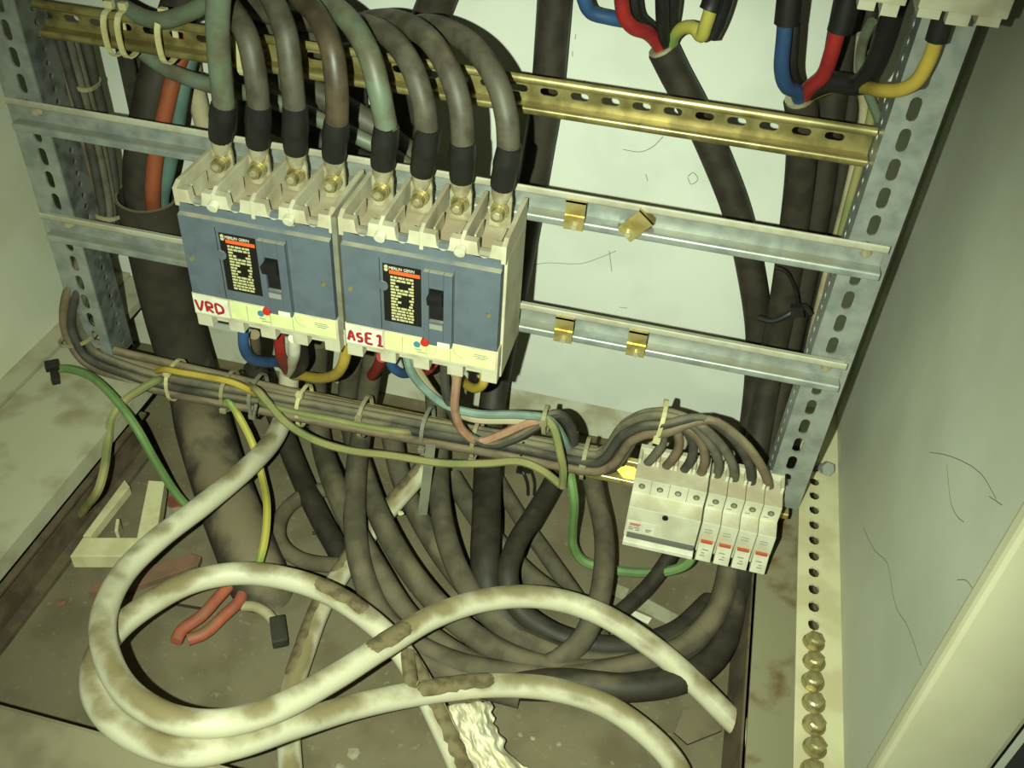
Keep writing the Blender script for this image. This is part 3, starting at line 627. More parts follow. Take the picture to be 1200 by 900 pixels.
for i in range(4):
    x0 = NX0 + .0735 + .018 * i
    t = module('miniature_breaker', nth[i], x0, .018, 1, 'circuit breaker', 'small breakers on the low rail')
    MB().poly([(.0015, ny, .0375), (.0015, ny - .004, .0365), (.0015, ny - .0105, .0155), (.0015, ny - .007, .0125), (.0015, ny, .016)], (.015, 0, 0)).build('toggle', M['mcb'], t, bevel=.0008)
    MB().box(.003, .0145, ny - .0046, ny - .0018, .0355, .0378).build('red_mark', M['redprint'], t)
    mb = MB()
    for z in (.0505, .047): mb.box(.004, .012, ny - .0004, ny + .0002, z, z + .0008)
    mb.box(.003, .008, .0562 - .08, .0567 - .08, .0665, .0675)
    mb.build('fine_print', M['print_'], t)
    mb = MB()
    a = Vector((.009, ny - .0062, .0285)); dz = Vector((0, -.0065, -.021)).normalized()
    for k, w in ((0, .006), (.004, .003), (.007, .005)):
        c = a + dz * k + Vector((0, -.0004, 0)); mb.obox(c + Vector((random.uniform(-.002, .002), 0, 0)), Vector((1, 0, 0)), dz, dz.cross(Vector((1, 0, 0))), w / 2, .0006, .0003)
    mb.build('toggle_print', M['print_'], t)
# ================================================================== WIRE BUNDLE along the low rail, looping up into the small breakers
ctr = [Y(72, 30, .15), Y(88, 85, .15), Y(107, 150, .15), Y(121, 215, .15), Y(124, 252, .145), Y(112, 290, .13), Y(95, 335, .11), Y(88, 375, .1), Y(108, 413, .095), Y(150, 432, .092), Y(205, 447, .09),
       Y(300, 464, .09), Y(400, 483, .09), Y(500, 502, .09), Y(600, 520, .09), Y(670, 534, .089), Y(704, 538, .087), Y(721, 527, .087), Y(735, 505, .088), Y(758, 493, .088), Y(780, 492, .086)]
cc = crom(ctr, 6); n = len(cc)
T = [((cc[min(i + 1, n - 1)] - cc[max(i - 1, 0)])).normalized() for i in range(n)]
u = Vector((0, 1, 0)); FR = []
for i in range(n):
    u = (u - T[i] * u.dot(T[i])).normalized(); FR.append((u.copy(), T[i].cross(u)))
offs = [(-.0055, .0105), (.0035, .012), (-.007, .001), (.0025, .0025), (-.006, -.0085), (.0035, -.007), (-.015, -.0045), (-.015, .006)]
wm = ['wgrey', 'wbrown', 'wblack', 'wbrown', 'wgrey', 'wgrey', 'wblack', 'wbrown']
ends = [(754, 549), (776, 553), (797, 558), (818, 562), (839, 561), (860, 566), (880, 570), (902, 576)]
mids = [[(778, 503), (776, 520), (766, 535)], [(792, 503), (796, 522), (788, 538)], [(800, 501), (812, 520), (810, 538)], [(803, 500), (822, 520), (826, 540)],
        [(808, 496), (832, 520), (842, 541)], [(815, 495), (842, 518), (858, 543)], [(822, 490), (856, 510), (877, 542)], [(830, 492), (868, 515), (893, 548)]]
wlab = ['grey wire of the bundle entering the first pole of the wide switch', 'brown wire of the bundle entering the second pole of the wide switch', 'black wire of the bundle entering the third pole of the wide switch', 'brown wire of the bundle entering the fourth pole of the wide switch',
        'grey wire arching from the bundle into the first small breaker', 'grey wire arching from the bundle into the second small breaker', 'dark wire arching from the bundle into the third small breaker', 'brown outermost wire arching from the bundle into the last small breaker']
for k in range(8):
    a, b = offs[k]; P = []
    wob = random.Random(k + 40); w1, w2 = wob.uniform(0, 6), wob.uniform(0, 6)
    for i in range(n):
        s = 1.0 if i > 60 else .8 + .0033 * i
        uu, vv = FR[i]; P.append(cc[i] + uu * (a * s + .0013 * math.sin(i * .11 + w1)) + vv * (-b * s + .0013 * math.sin(i * .13 + w2)))
    e = mids[k]; yy = .074
    tail = [P[-1]] + [Y(px, py, .078 - .001 * j) for j, (px, py) in enumerate(e)] + [Y(*ends[k], .0835)]
    ee = Y(*ends[k], .0835); tail.append(Vector((ee.x, .0845, ee.z - .01)))
    P = P[:-1:3] + tail
    tag(tube('bundle_wire', P, .0047, M[wm[k]], None, 10, 4), wlab[k], 'wire', 'wires of the bundle on the low rail')
cable('black cable beside the bundle down the left upright', [Y(96, 30, .165), Y(110, 90, .165), Y(124, 150, .165), Y(134, 220, .16), Y(132, 260, .155), Y(124, 300, .14), Y(106, 345, .12), Y(100, 385, .11), Y(120, 412, .11), Y(160, 424, .108), Y(230, 440, .106), Y(330, 460, .106), Y(440, 483, .106), Y(560, 507, .106)], .0055, 'wblack', 'bundle_wire', None, 'wire')
cable('dusty brown wire on top of the bundle', [Y(112, 402, .1), Y(140, 412, .1), Y(190, 424, .1), Y(260, 440, .1), Y(340, 459, .1), Y(430, 479, .1), Y(520, 497, .1), Y(590, 510, .1), Y(640, 518, .1), Y(700, 528, .1)], .005, 'wbrown', 'bundle_wire', None, 'wire')
# ================================================================== CABLE TIES
def tie(px, py, y, axis, ru, rv, label, m='tied', name='cable_tie', w=.0042, tail=None, head=(0, 1), grp='ties on the wire bundle'):
    c = Y(px, py, y); ax = Vector(axis).normalized(); p = Vector((0, 1, 0)); p = (p - ax * p.dot(ax)).normalized(); q = ax.cross(p)
    t = thing(name, label, 'cable tie', c, grp); mb = MB(); seg = 20; vs = []; fs = []
    for k in range(seg):
        a = 2 * math.pi * k / seg; ca = math.copysign(abs(math.cos(a)) ** .75, math.cos(a)); sa = math.copysign(abs(math.sin(a)) ** .75, math.sin(a))
        for (s, g) in ((-1, 0), (1, 0), (1, .0014), (-1, .0014)): vs.append(ax * (s * w / 2) + p * (ca * (ru + g)) + q * (sa * (rv + g)))
    for k in range(seg):
        j = (k + 1) % seg
        for m_ in range(4): fs.append((k * 4 + m_, k * 4 + (m_ + 1) % 4, j * 4 + (m_ + 1) % 4, j * 4 + m_))
    mb.add(vs, fs).build('strap', M[m], t)
    hp = p * (head[0] * (ru + .002)) + q * (head[1] * (rv + .002))
    MB().obox(hp, ax, p, q, .0036, .003, .003).build('head', M[m], t, bevel=.0006)
    if tail: tube('tail', [hp] + [v - c for v in tail], .0018, M[m], t, seg=6)
    return t
AX = (1, 0, 0)
tie(207, 445, .092, AX, .021, .021, 'beige tie around the bundle nearest the conduit', 'tie', head=(-.6, .9))
tie(270, 458, .092, AX, .0205, .0205, 'dusty tie around the bundle right of the conduit', head=(-.9, -.5))
tie(357, 475, .092, AX, .0205, .021, 'beige tie around the bundle under the gap of the breakers', 'tie', head=(-.4, 1))
tie(428, 488, .092, AX, .0205, .0205, 'dusty tie around the bundle in front of the thick vertical cable', head=(-.8, .6))
tie(559, 513, .092, AX, .0205, .021, 'dusty tie around the bundle right of the hanging strap', head=(-.8, -.7))
tie(686, 537, .090, AX, .019, .02, 'tie around the bundle where it turns up', head=(-.9, .3))
tie(303, 463, .092, AX, .0225, .0215, 'dark tie with a short tail around the bundle above the white cable', 'tieg', head=(-.8, -.6), tail=[Y(300, 475, .05), Y(297, 488, .045)])
t = tie(501, 502, .092, AX, .0215, .022, 'grey tie with a long strap hanging down from the bundle', 'tieg', head=(-.9, -.5))
c = t.location
a_, b_ = Y(505, 520, .066), Y(495, 603, .05)
dd = (b_ - a_); MB().obox((a_ + b_) / 2 - c, RX, RX.cross(dd.normalized()), dd.normalized(), .0052, .0008, dd.length / 2).build('tail', M['tieg'], t)
t = tie(616, 523, .096, AX, .023, .021, 'thin black tie with a loose knot around the bundle', 'tape', w=.0026, head=(-.9, -.6), tail=[Y(613, 553, .062), Y(618, 566, .06), Y(619, 580, .06)])
tie(775, 492, .087, (1, 0, -.1), .0195, .017, 'beige tie gathering the wires above the wide switch', 'tie', head=(-1, -.4))
tie(124, 241, .148, (.25, 0, 1), .021, .021, 'beige tie around the bundle at the left between the rails', 'tied', head=(.2, 1))
tie(92, 92, .153, (.3, 0, 1), .016, .018, 'beige tie around the bundle at the left upright, under the yellow rail', 'tied', head=(.2, 1))
tie(93, 393, .1, (-.3, 0, 1), .02, .021, 'dusty tie where the bundle bends at the left ledge', 'tied', head=(.2, 1))
for px, lab in ((134, 'yellow tie around the yellow rail, leftmost'), (150, 'yellow tie around the yellow rail, second from the left'), (196, 'yellow tie around the yellow rail, third from the left'), (287, 'yellow tie around the yellow rail behind the first power cables')):
    py = 37 + (px - 134) * .147
    tie(px, py, .117, AX, .0135, .0195, lab, 'tie', w=.0052, head=(.1, 1.1), grp='ties on the yellow rail')
tie(640, 492, .072, (1, 0, .1), .012, .013, 'small beige tie joining the breaker control wires', 'tied', head=(-.8, .4))
# ================================================================== CONTROL WIRES under the breakers
def wire(label, pts, r, m, name='wire', group=None): return cable(label, pts, r, m, name, group, 'wire', 8, 6)
wire('pale teal wire curving from the ASE1 breaker to the knot over the bundle', [Y(476, 415, .04), Y(482, 436, .04), Y(500, 458, .045), Y(525, 476, .05), Y(560, 485, .055), Y(605, 486, .06), Y(640, 490, .068), Y(652, 500, .075), Y(668, 530, .09)], .0042, 'teal')
wire('second pale wire beside the teal one under the ASE1 breaker', [Y(482, 418, .045), Y(494, 440, .048), Y(515, 468, .052), Y(550, 490, .058), Y(600, 493, .063), Y(638, 494, .07), Y(655, 510, .085)], .0038, 'tan')
wire('pinkish wire looping down from the ASE1 breaker over the bundle', [Y(537, 430, .04), Y(534, 455, .04), Y(533, 480, .045), Y(541, 503, .05), Y(560, 517, .055), Y(590, 508, .058), Y(615, 497, .062), Y(638, 491, .068)], .0044, 'pink')
wire('dark grey wire looping beside the pinkish one', [Y(521, 425, .05), Y(522, 455, .05), Y(530, 485, .052), Y(548, 510, .054), Y(575, 521, .056), Y(605, 513, .06), Y(635, 496, .068)], .0046, 'wblack')
wire('yellow-green wire dropping from the knot in front of the bundle', [Y(640, 490, .068), Y(649, 502, .062), Y(655, 525, .055), Y(660, 550, .055), Y(659, 570, .058)], .0042, 'olive')
wire('black wire arching behind the knot down to the low rail', [Y(640, 488, .08), Y(655, 486, .085), Y(668, 500, .09), Y(672, 520, .095), Y(664, 545, .098)], .0055, 'wblack')
wire('thin black wire loop right of the knot', [Y(661, 503, .1), Y(668, 507, .1), Y(672, 518, .1), Y(671, 526, .1)], .0016, 'tape')
wire('long dusty earth wire sagging under the bundle from left to middle', [Y(292, 452, .09), Y(304, 460, .062), Y(314, 472, .058), Y(335, 495, .055), Y(365, 514, .055), Y(405, 527, .055), Y(460, 534, .055), Y(520, 543, .055), Y(570, 543, .058), Y(610, 541, .06), Y(635, 551, .06), Y(657, 568, .062)], .0042, 'olive')
wire('yellow wire lying along the top of the bundle at the left', [Y(180, 437, .095), Y(195, 433, .072), Y(210, 436, .068), Y(240, 441, .068), Y(272, 448, .068), Y(290, 456, .072), Y(302, 466, .092)], .0036, 'yelc')
wire('yellow-green wire running along the front of the bundle', [Y(300, 468, .09), Y(312, 474, .066), Y(350, 484, .063), Y(390, 492, .063), Y(430, 500, .064), Y(470, 506, .066), Y(490, 506, .09)], .0034, 'olive')
wire('yellow-green wire dropping from the bundle to the floor behind the white loop', [Y(255, 458, .095), Y(268, 470, .072), Y(280, 488, .068), Z(296, 520, .085), Z(306, 555, .06), Z(313, 595, .068), Z(310, 635, .062), Z(303, 662, .055)], .0042, 'yg')
wire('green-yellow earth wire crossing from the left ledge down to the floor', [Z(58, 436, .122), Z(72, 432, .124), Z(100, 438, .13), Z(130, 462, .135), Z(158, 498, .12), Z(182, 540, .08), Z(208, 580, .03), Z(232, 606, .008)], .0047, 'greenc')
wire('dusty olive wire curving from the bundle down the left brown bar', [Y(195, 446, .095), Y(183, 446, .07), Z(165, 456, .125), Z(145, 470, .125), Z(131, 490, .115), Z(126, 520, .105), Z(122, 550, .101), Z(116, 572, .09), Z(102, 592, .05), Z(92, 606, .01)], .0046, 'olive')
wire('bright green wire dropping from the low rail and sweeping under the small breakers', [Y(667, 548, .085), Y(670, 565, .07), Y(673, 590, .06), Y(671, 620, .055), Y(672, 640, .053), Y(682, 656, .05), Y(705, 665, .048), Y(745, 671, .048), Y(785, 669, .05), Y(806, 660, .055), Y(814, 645, .062)], .0052, 'greenc')
t = thing('black_clip', 'small dark clip holding the green wire on the left ledge', 'clip', Z(65, 440, .122))
MB().obox(Vector((0, 0, .004)), Vector((.6, -.8, 0)), Vector((.8, .6, 0)), Vector((0, 0, 1)), .017, .004, .004).build('strap', M['tape'], t, bevel=.001)
MB().obox(Vector((-.006, .006, .008)), Vector((.6, -.8, 0)), Vector((.8, .6, 0)), Vector((0, 0, 1)), .006, .007, .004).build('head', M['tape'], t, bevel=.001)
# ---- cores into the lower terminals
def grp(label, name, parts, cat='cable'):
    t = thing(name, label, cat)
    for nm, pts, r, m in parts: tube(nm, pts, r, M[m], t, seg=10)
    return t
# ================================================================== WHITE CABLES
wa = thing('white_cable', 'white cable feeding the VRD breaker, upper loop crossing over the other white cables', 'cable', (0, 0, 0), 'white cables')
PA = [Y(339, 434, .125), Y(338, 455, .125), Y(334, 482, .118), Z(322, 512, .072), Z(290, 548, .088), Z(240, 590, .1), Z(185, 632, .108), Z(145, 672, .115), Z(122, 720, .128), Z(124, 765, .136), Z(150, 812, .142), Z(200, 842, .145), Z(255, 848, .14), Z(320, 832, .128), Z(390, 795, .112), Z(450, 757, .1), Z(510, 722, .088), Z(570, 703, .08), Z(635, 700, .072), Z(700, 718, .062), Z(770, 762, .05), Z(822, 808, .028), Z(852, 838, .02), Z(888, 872, .016)]
tube('jacket', PA, .0112, M['white'], wa, seg=16, sub=8)
for nm, pts, r, m in (
    ('blue_core', [Y(285, 385, .03), Y(286, 405, .03), Y(293, 419, .04), Y(308, 424, .06), Y(328, 425, .09), Y(339, 436, .122)], .0055, 'bluec'),
    ('red_core', [Y(327, 392, .03), Y(328, 410, .035), Y(331, 422, .06), Y(338, 436, .122)], .0055, 'red'),
    ('white_core', [Y(345, 396, .03), Y(345, 412, .04), Y(342, 426, .08), Y(339, 438, .124)], .006, 'paper'),
    ('yellow_green_core', [Y(407, 402, .03), Y(403, 424, .035), Y(394, 438, .05), Y(375, 443, .08), Y(352, 440, .11), Y(341, 440, .124)], .0055, 'yelc'),
    ('black_core', [Y(352, 400, .05), Y(356, 418, .06), Y(352, 432, .09), Y(341, 440, .124)], .0055, 'tape')):
    tube(nm, pts, r, M[m], wa, seg=10)
PB = [Z(552, 935, .016), Z(540, 900, .02), Z(520, 855, .03), Z(490, 795, .045), Z(465, 757, .055), Z(430, 724, .062), Z(385, 695, .07), Z(335, 678, .076), Z(280, 672, .08), Z(225, 682, .085), Z(175, 708, .095), Z(135, 740, .105), Z(112, 778, .118), Z(112, 815, .127), Z(135, 848, .13), Z(180, 873, .13), Z(225, 882, .128), Z(280, 872, .118), Z(345, 850, .1), Z(420, 827, .075), Z(500, 811, .055), Z(580, 803, .04), Z(650, 808, .034), Z(710, 827, .03), Z(760, 862, .028), Z(790, 895, .026), Z(805, 930, .024)]
wb_ = tag(tube('white_cable', PB, .0112, M['white'], None, 16, 8), 'white cable making the lower loop across the sill, both ends leaving the bottom edge', 'cable', 'white cables')
PCc = [Y(512, 500, .15), Y(505, 528, .13), Z(494, 552, .05), Z(460, 592, .03), Z(425, 635, .022), Z(398, 675, .016), Z(376, 712, .014), Z(356, 765, .014), Z(342, 810, .013), Z(338, 850, .013), Z(342, 930, .013)]
wc_ = tag(tube('white_cable', PCc, .0108, M['white'], None, 16, 8), 'straighter white cable passing underneath the loops from the bundle to the bottom edge', 'cable', 'white cables')
def crust(parent, P, r, px0, px1, spread, tilt=0, loc=None):
    """dried mud on the upper side of a cable, between two image columns of its run"""
    c = crom(P, 8); sel = [p for p in c if px0 <= 600 + FPX * (p - CAM).dot(RX) / (p - CAM).dot(RF) <= px1 and (loc is None or loc(450 + FPX * (p - CAM).dot(RD) / (p - CAM).dot(RF)))]
    n = len(sel); vs = []; fs = []; K = 9; rnd = random.Random(int(px0))
    if n < 3: return
    for i in range(n):
        T_ = (sel[min(i + 1, n - 1)] - sel[max(i - 1, 0)]).normalized(); up = (Vector((tilt, 0, 1)) - T_ * Vector((tilt, 0, 1)).dot(T_)).normalized(); sd = T_.cross(up)
        w = spread * (.35 if i in (0, n - 1) else 1) * rnd.uniform(.75, 1.1)
        for k in range(K):
            q = math.radians(-w + 2 * w * k / (K - 1)); e = .0006 if 0 < k < K - 1 and 0 < i < n - 1 else -.0006
            vs.append(sel[i] + (up * math.cos(q) + sd * math.sin(q)) * (r + e))
    for i in range(n - 1):
        for k in range(K - 1): fs.append((i * K + k, i * K + k + 1, (i + 1) * K + k + 1, (i + 1) * K + k))
    return MB().add(vs, fs).build('mud_crust', M['mud'], parent, smooth=True)
low = lambda py: py < 800
crust(wa, PA, .0112, 425, 483, 62, 0)
crust(wb_, PB, .0112, 362, 432, 50, .3, low)
crust(wb_, PB, .0112, 472, 545, 50, .3, lambda py: py > 770 and py < 930)
crust(wb_, PB, .0112, 500, 585, 55, -.1, lambda py: 795 < py < 815)
crust(wc_, PCc, .0108, 340, 385, 45, -.7, lambda py: 700 < py < 800)
crust(wc_, PCc, .0108, 395, 420, 48, -.7, lambda py: 630 < py < 690)
crust(wc_, PCc, .0108, 450, 500, 48, -.7)
# second stripped cable under the left breaker, and cores of the right breaker
grp('black stripped cable end behind the bundle under the VRD breaker', 'stripped_cable', [('jacket', [Y(297, 427, .14), Y(308, 450, .14), Y(322, 480, .145), Z(345, 540, .02), Z(372, 600, .014), Z(405, 660, .014)], .0125, 'blk'), ('dark_core', [Y(298, 392, .05), Y(300, 410, .07), Y(299, 430, .138)], .0055, 'wbrown')])
grp('blue, red and yellow cores bending under the ASE1 breaker', 'breaker_cores', [('blue_core', [Y(457, 415, .04), Y(459, 428, .04), Y(470, 437, .05), Y(485, 436, .07), Y(498, 428, .1)], .0048, 'bluec'), ('red_core', [Y(508, 425, .05), Y(503, 432, .055), Y(490, 437, .075), Y(478, 432, .1)], .005, 'red'), ('yellow_core', [Y(567, 436, .04), Y(567, 448, .04), Y(559, 455, .05), Y(548, 452, .07), Y(542, 444, .1)], .0046, 'yelc'), ('red_core', [Y(448, 418, .06), Y(444, 428, .08), Y(436, 440, .12)], .006, 'red')])
# ================================================================== DARK CABLES dropping to the floor
DC = [
    ('thick grey cable dropping between the two breakers and sweeping right on the floor', [Y(440, 405, .14), Y(433, 450, .145), Y(424, 505, .13), Z(417, 560, .062), Z(416, 615, .058), Z(424, 668, .042), Z(445, 717, .022), Z(480, 752, .02), Z(535, 778, .02), Z(600, 790, .02), Z(670, 792, .022), Z(745, 780, .026), Z(805, 755, .03), Z(842, 712, .035), Z(858, 650, .045)], .0122, 'floorc'),
    ('dark cable dropping left of the thick grey one behind the bundle', [Y(372, 400, .16), Y(370, 460, .16), Y(375, 510, .14), Z(395, 575, .06), Z(415, 620, .045), Z(443, 670, .03), Z(480, 725, .013), Z(530, 765, .013), Z(600, 800, .013)], .0128, 'floorc'),
    ('grey cable crossing behind the thick one and running diagonally on the floor', [Y(412, 420, .17), Y(408, 480, .17), Z(428, 560, .045), Z(452, 620, .05), Z(485, 675, .048), Z(525, 720, .04), Z(580, 760, .024), Z(640, 782, .022), Z(705, 786, .02), Z(765, 772, .02), Z(815, 745, .02)], .0122, 'floorc'),
    ('dusty cable below the diagonal one, second in the fan', [Y(455, 490, .14), Z(470, 560, .02), Z(505, 630, .014), Z(545, 685, .013), Z(590, 730, .013), Z(640, 762, .013), Z(700, 772, .013), Z(760, 764, .013), Z(800, 742, .013)], .012, 'floorc'),
    ('grey cable dropping under the middle of the ASE1 breaker to the floor', [Y(508, 430, .15), Y(512, 490, .14), Y(514, 530, .125), Z(515, 580, .052), Z(522, 625, .055), Z(538, 670, .05), Z(563, 710, .036), Z(605, 745, .02), Z(655, 768, .02), Z(710, 778, .018), Z(760, 776, .016)], .0118, 'floorc'),
    ('black cable bending back left under the knot and turning on the floor', [Y(660, 530, .125), Y(648, 565, .115), Z(625, 605, .058), Z(604, 640, .06), Z(595, 675, .055), Z(605, 710, .04), Z(640, 738, .025), Z(690, 755, .022), Z(745, 756, .02), Z(795, 738, .02), Z(832, 705, .022)], .0112, 'blk'),
    ('dark cable looping down right of the bright green wire', [Y(690, 545, .12), Y(697, 575, .115), Z(707, 620, .05), Z(708, 665, .055), Z(700, 710, .05), Z(680, 752, .036), Z(640, 782, .022), Z(575, 802, .014)], .0112, 'floorc'),
    ('thin dusty cable lying diagonally behind the black bent cable', [Z(570, 540, .012), Z(605, 600, .012), Z(640, 650, .012), Z(675, 700, .012), Z(705, 748, .012), Z(722, 775, .012)], .0092, 'floorc'),
    ('dusty cable lying diagonally under the middle of the low rail', [Z(530, 560, .012), Z(555, 600, .012), Z(590, 645, .012), Z(625, 680, .012), Z(660, 705, .012)], .012, 'floorc'),
    ('dark cable slanting down left under the wide switch', [Y(800, 620, .1), Z(783, 655, .03), Z(757, 690, .018), Z(715, 728, .014), Z(680, 760, .014), Z(650, 780, .014)], .0085, 'blk'),
    ('thick dark cable lying along the lower right floor under the white loops', [Z(580, 803, .0145), Z(640, 805, .0145), Z(700, 806, .0145), Z(760, 790, .013), Z(815, 770, .014), Z(850, 740, .016), Z(862, 690, .02)], .014, 'blk'),
    ('dusty cable curving across the floor behind the upper white loop', [Z(590, 775, .013), Z(640, 782, .013), Z(700, 786, .013), Z(760, 778, .013), Z(810, 752, .013), Z(838, 715, .013)], .0125, 'floorc'),
    ('dark cable at the lowest edge of the fan, nearest the lower white loop', [Z(440, 720, .02), Z(480, 768, .016), Z(540, 796, .014), Z(610, 815, .013)], .0125, 'floorc'),
]
for lab, pts, m_r, m in DC: cable(lab, pts, m_r, m, 'cable', 'dark cables on the floor')
# dusty ring of flexible conduit on the floor
ring = [Z(440, 600, .012), Z(405, 577, .012), Z(365, 577, .012), Z(333, 600, .012), Z(327, 632, .012), Z(350, 655, .014), Z(395, 662, .016), Z(440, 655, .014)]
cable('dusty brown cable curled in a half buried ring behind the white loops', ring, .0085, 'floordust', 'cable', 'dark cables on the floor')
wire('thin dark wire curling inside the dusty ring', [Z(362, 570, .006), Z(375, 595, .004), Z(387, 615, .004), Z(380, 622, .004), Z(366, 625, .004)], .002, 'blk')
# ================================================================== DEBRIS on the floor
def slab(name, label, quad, z, h, m, cat, group=None, lift=None):
    pts = [Z(px, py, z + h) for px, py in quad]
    return tag(MB().poly([(p.x, p.y, z + h) for p in pts], (0, 0, -h)).build(name, M[m], None, bevel=.0006), label, cat, group)
t = thing('trunking_offcut', 'cream T-shaped plastic offcut lying beside the brown bar', 'offcut', (0, 0, 0))
def sl(nm, quad, z, h, m, par): return MB().poly([tuple(Z(px, py, z + h)) for px, py in quad], (0, 0, -h)).build(nm, M[m], par, bevel=.0006)
sl('crossbar', [(97, 630), (165, 630), (158, 652), (82, 652)], .02, .018, 'off', t)
sl('stem', [(174, 563), (193, 564), (184, 622), (160, 632)], .02, .018, 'off', t)
slab('plastic_strip', 'thin cream strip slanting along the brown bar', [(146, 562), (152, 570), (106, 628), (97, 628)], .004, .012, 'off', 'strip')
slab('plastic_strip', 'short cream chip standing beside the offcut', [(136, 608), (140, 608), (138, 622), (134, 622)], .002, .02, 'off', 'strip')
t = thing('pliers', 'pliers with two orange grips lying open inside the white loop', 'pliers', (0, 0, 0))
tube('grip', [Z(206, 752, .012), Z(214, 738, .012), Z(236, 722, .013), Z(256, 700, .014), Z(268, 687, .014)], [.006] * 0 or .0062, M['pliers'], t, seg=10)
tube('grip', [Z(220, 750, .011), Z(240, 742, .011), Z(262, 722, .012), Z(280, 705, .013), Z(284, 697, .013)], .0062, M['pliers'], t, seg=10)
tube('jaw', [Z(268, 687, .014), Z(284, 672, .014), Z(300, 655, .012)], .0062, M['galvd'], t, seg=8)
tube('jaw', [Z(284, 697, .013), Z(294, 680, .013), Z(304, 660, .012)], .0062, M['galvd'], t, seg=8)
MB().cyl(Z(286, 682, .006), Z(286, 682, .022), .008, 14).build('pivot', M['galvd'], t)
slab('tool_handle', 'dusty red-brown strip under the crossing of the white cables', [(108, 684), (224, 648), (236, 652), (232, 662), (150, 690), (104, 694)], .002, .008, 'redscrap', 'strip')
slab('dark_plate', 'dark flat scrap under the upper white cable beside the pliers', [(200, 690), (255, 668), (258, 690), (240, 712), (205, 706)], .001, .006, 'cond', 'scrap')
slab('red_wrapper', 'small red scrap beside the green wire', [(196, 582), (214, 580), (216, 592), (198, 594)], .002, .008, 'redscrap2', 'scrap')
slab('paper_scrap', 'crumpled grey paper under the red scrap', [(196, 594), (218, 590), (214, 602), (192, 620)], .002, .006, 'scrap', 'scrap')
t = thing('cable_stub', 'short pale wire stub with a dark end right of the pliers', 'wire', (0, 0, 0))
tube('jacket', [Z(284, 710, .008), Z(298, 711, .008), Z(312, 718, .008), Z(321, 728, .008)], .0055, M['tan'], t, seg=10)
MB().obox(Z(327, 740, .008), Vector((.5, -.86, 0)), Vector((.86, .5, 0)), Vector((0, 0, 1)), .016, .008, .006).build('plug', M['galvdark'], t, bevel=.002)
for i, (quad, mm) in enumerate((([(722, 684), (738, 690), (732, 702), (716, 696)], 'scrap'), ([(752, 698), (798, 722), (790, 734), (746, 712)], 'scrap'), ([(736, 712), (764, 724), (760, 730), (730, 718)], 'paper'), ([(655, 664), (664, 670), (660, 680), (648, 672)], 'scrap'), ([(640, 742), (654, 744), (655, 762), (646, 768), (636, 756)], 'paper'), ([(800, 832), (842, 822), (846, 856), (806, 872), (790, 858)], 'cond'))):
    lab = ('small torn grey paper right of the dark loop', 'long grey paper strip below the wide switch', 'narrow pale paper strip beside the long grey one', 'tiny grey paper at the foot of the diagonal cable', 'small pale glossy scrap between the dark floor cables', 'dark grey flat scrap against the right brown bar')[i]
    slab('floor_scrap', lab, quad, .0005, .003, mm, 'scrap', 'scraps on the floor')
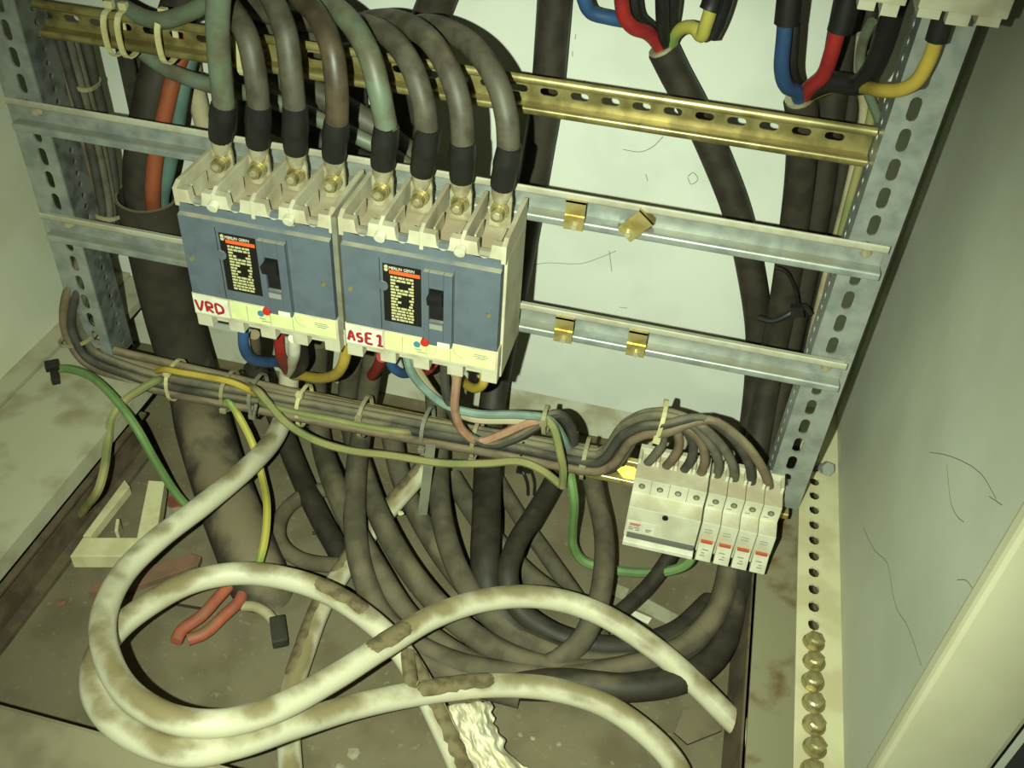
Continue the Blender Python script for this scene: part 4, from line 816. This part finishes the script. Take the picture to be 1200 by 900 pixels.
for i, (px, py, s, mm) in enumerate(((414, 883, .0065, 'scrap'), (398, 898, .005, 'scrap'), (73, 705, .006, 'redscrap'), (610, 860, .0026, 'scrap'), (625, 864, .0026, 'scrap'), (655, 870, .0026, 'scrap'), (690, 772, .006, 'scrap'), (470, 628, .004, 'off'), (735, 745, .005, 'scrap'), (575, 845, .004, 'scrap'))):
    lab = ('yellowish chip between the white cables at the bottom edge', 'tiny yellowish chip at the bottom edge', 'reddish crumb on the floor by the left brown bar', 'pale crumb right of the white rag', 'second pale crumb right of the white rag', 'pale crumb farthest right of the white rag', 'grey crumb beside the dark loop', 'tan crumb on the dark diagonal cable', 'grey crumb under the upper white loop', 'dark crumb right of the white rag under the cable')[i]
    c = Z(px, py, .003); mb = MB(); rnd = random.Random(i); vs = []
    base_z = 0.0 if i != 7 else .04
    bm = bmesh.new(); bmesh.ops.create_icosphere(bm, subdivisions=1, radius=s)
    for v in bm.verts: v.co = Vector((v.co.x * rnd.uniform(.7, 1.3), v.co.y * rnd.uniform(.7, 1.2), max(v.co.z, -s * .4) * .35)) + Vector((c.x, c.y, s * .2 + base_z))
    me = bpy.data.meshes.new('debris_chip'); bm.to_mesh(me); bm.free(); me.materials.append(M[mm])
    o = bpy.data.objects.new('debris_chip', me); COL.objects.link(o); tag(o, lab, 'debris', 'chips on the floor')
# white rag: folded cloth strip
rows = [((522, 826), (577, 820), .045), ((528, 840), (580, 836), .055), ((534, 855), (580, 850), .055), ((538, 870), (588, 862), .05), ((544, 885), (594, 878), .045), ((548, 900), (606, 893), .04), ((552, 920), (630, 912), .035)]
from mathutils import noise as NZ
NU = 40; NV = 48; vs = []; fs = []
for j in range(NV):
    fj = j / (NV - 1) * (len(rows) - 1); j0 = min(int(fj), len(rows) - 2); tt = fj - j0
    a = [rows[j0][0][k] * (1 - tt) + rows[j0 + 1][0][k] * tt for k in (0, 1)]; b = [rows[j0][1][k] * (1 - tt) + rows[j0 + 1][1][k] * tt for k in (0, 1)]; z = rows[j0][2] * (1 - tt) + rows[j0 + 1][2] * tt
    for i in range(NU):
        s_ = i / (NU - 1); px = a[0] + (b[0] - a[0]) * s_; py = a[1] + (b[1] - a[1]) * s_
        f1 = NZ.noise(Vector((s_ * 7, fj * .55, 3.1))); f2 = NZ.noise(Vector((s_ * 17, fj * 1.6, 8.7))); f3 = NZ.noise(Vector((s_ * 5, fj * 2.2, 1.3)))
        zz = z * math.sin(math.pi * (.06 + .88 * s_)) ** .5 * .8 + .011 * f1 + .005 * f2
        edge = 5 * NZ.noise(Vector((fj * 1.7, 4.2 if s_ > .5 else 9.1, 0)))
        vs.append(Z(px + edge * abs(2 * s_ - 1) + 3 * f3, py + 3 * f1, max(zz, .003)))
for j in range(NV - 1):
    for i in range(NU - 1): fs.append((j * NU + i, j * NU + i + 1, (j + 1) * NU + i + 1, (j + 1) * NU + i))
mb = MB(); mb.add(vs, fs); rg = mb.build('white_rag', M['rag'], None, smooth=True)
rg.modifiers.new('thick', 'SOLIDIFY').thickness = .003
ss = rg.modifiers.new('smooth', 'SUBSURF'); ss.levels = 1; ss.render_levels = 1
tag(rg, 'crumpled white rag under the white cables at the bottom edge', 'rag')
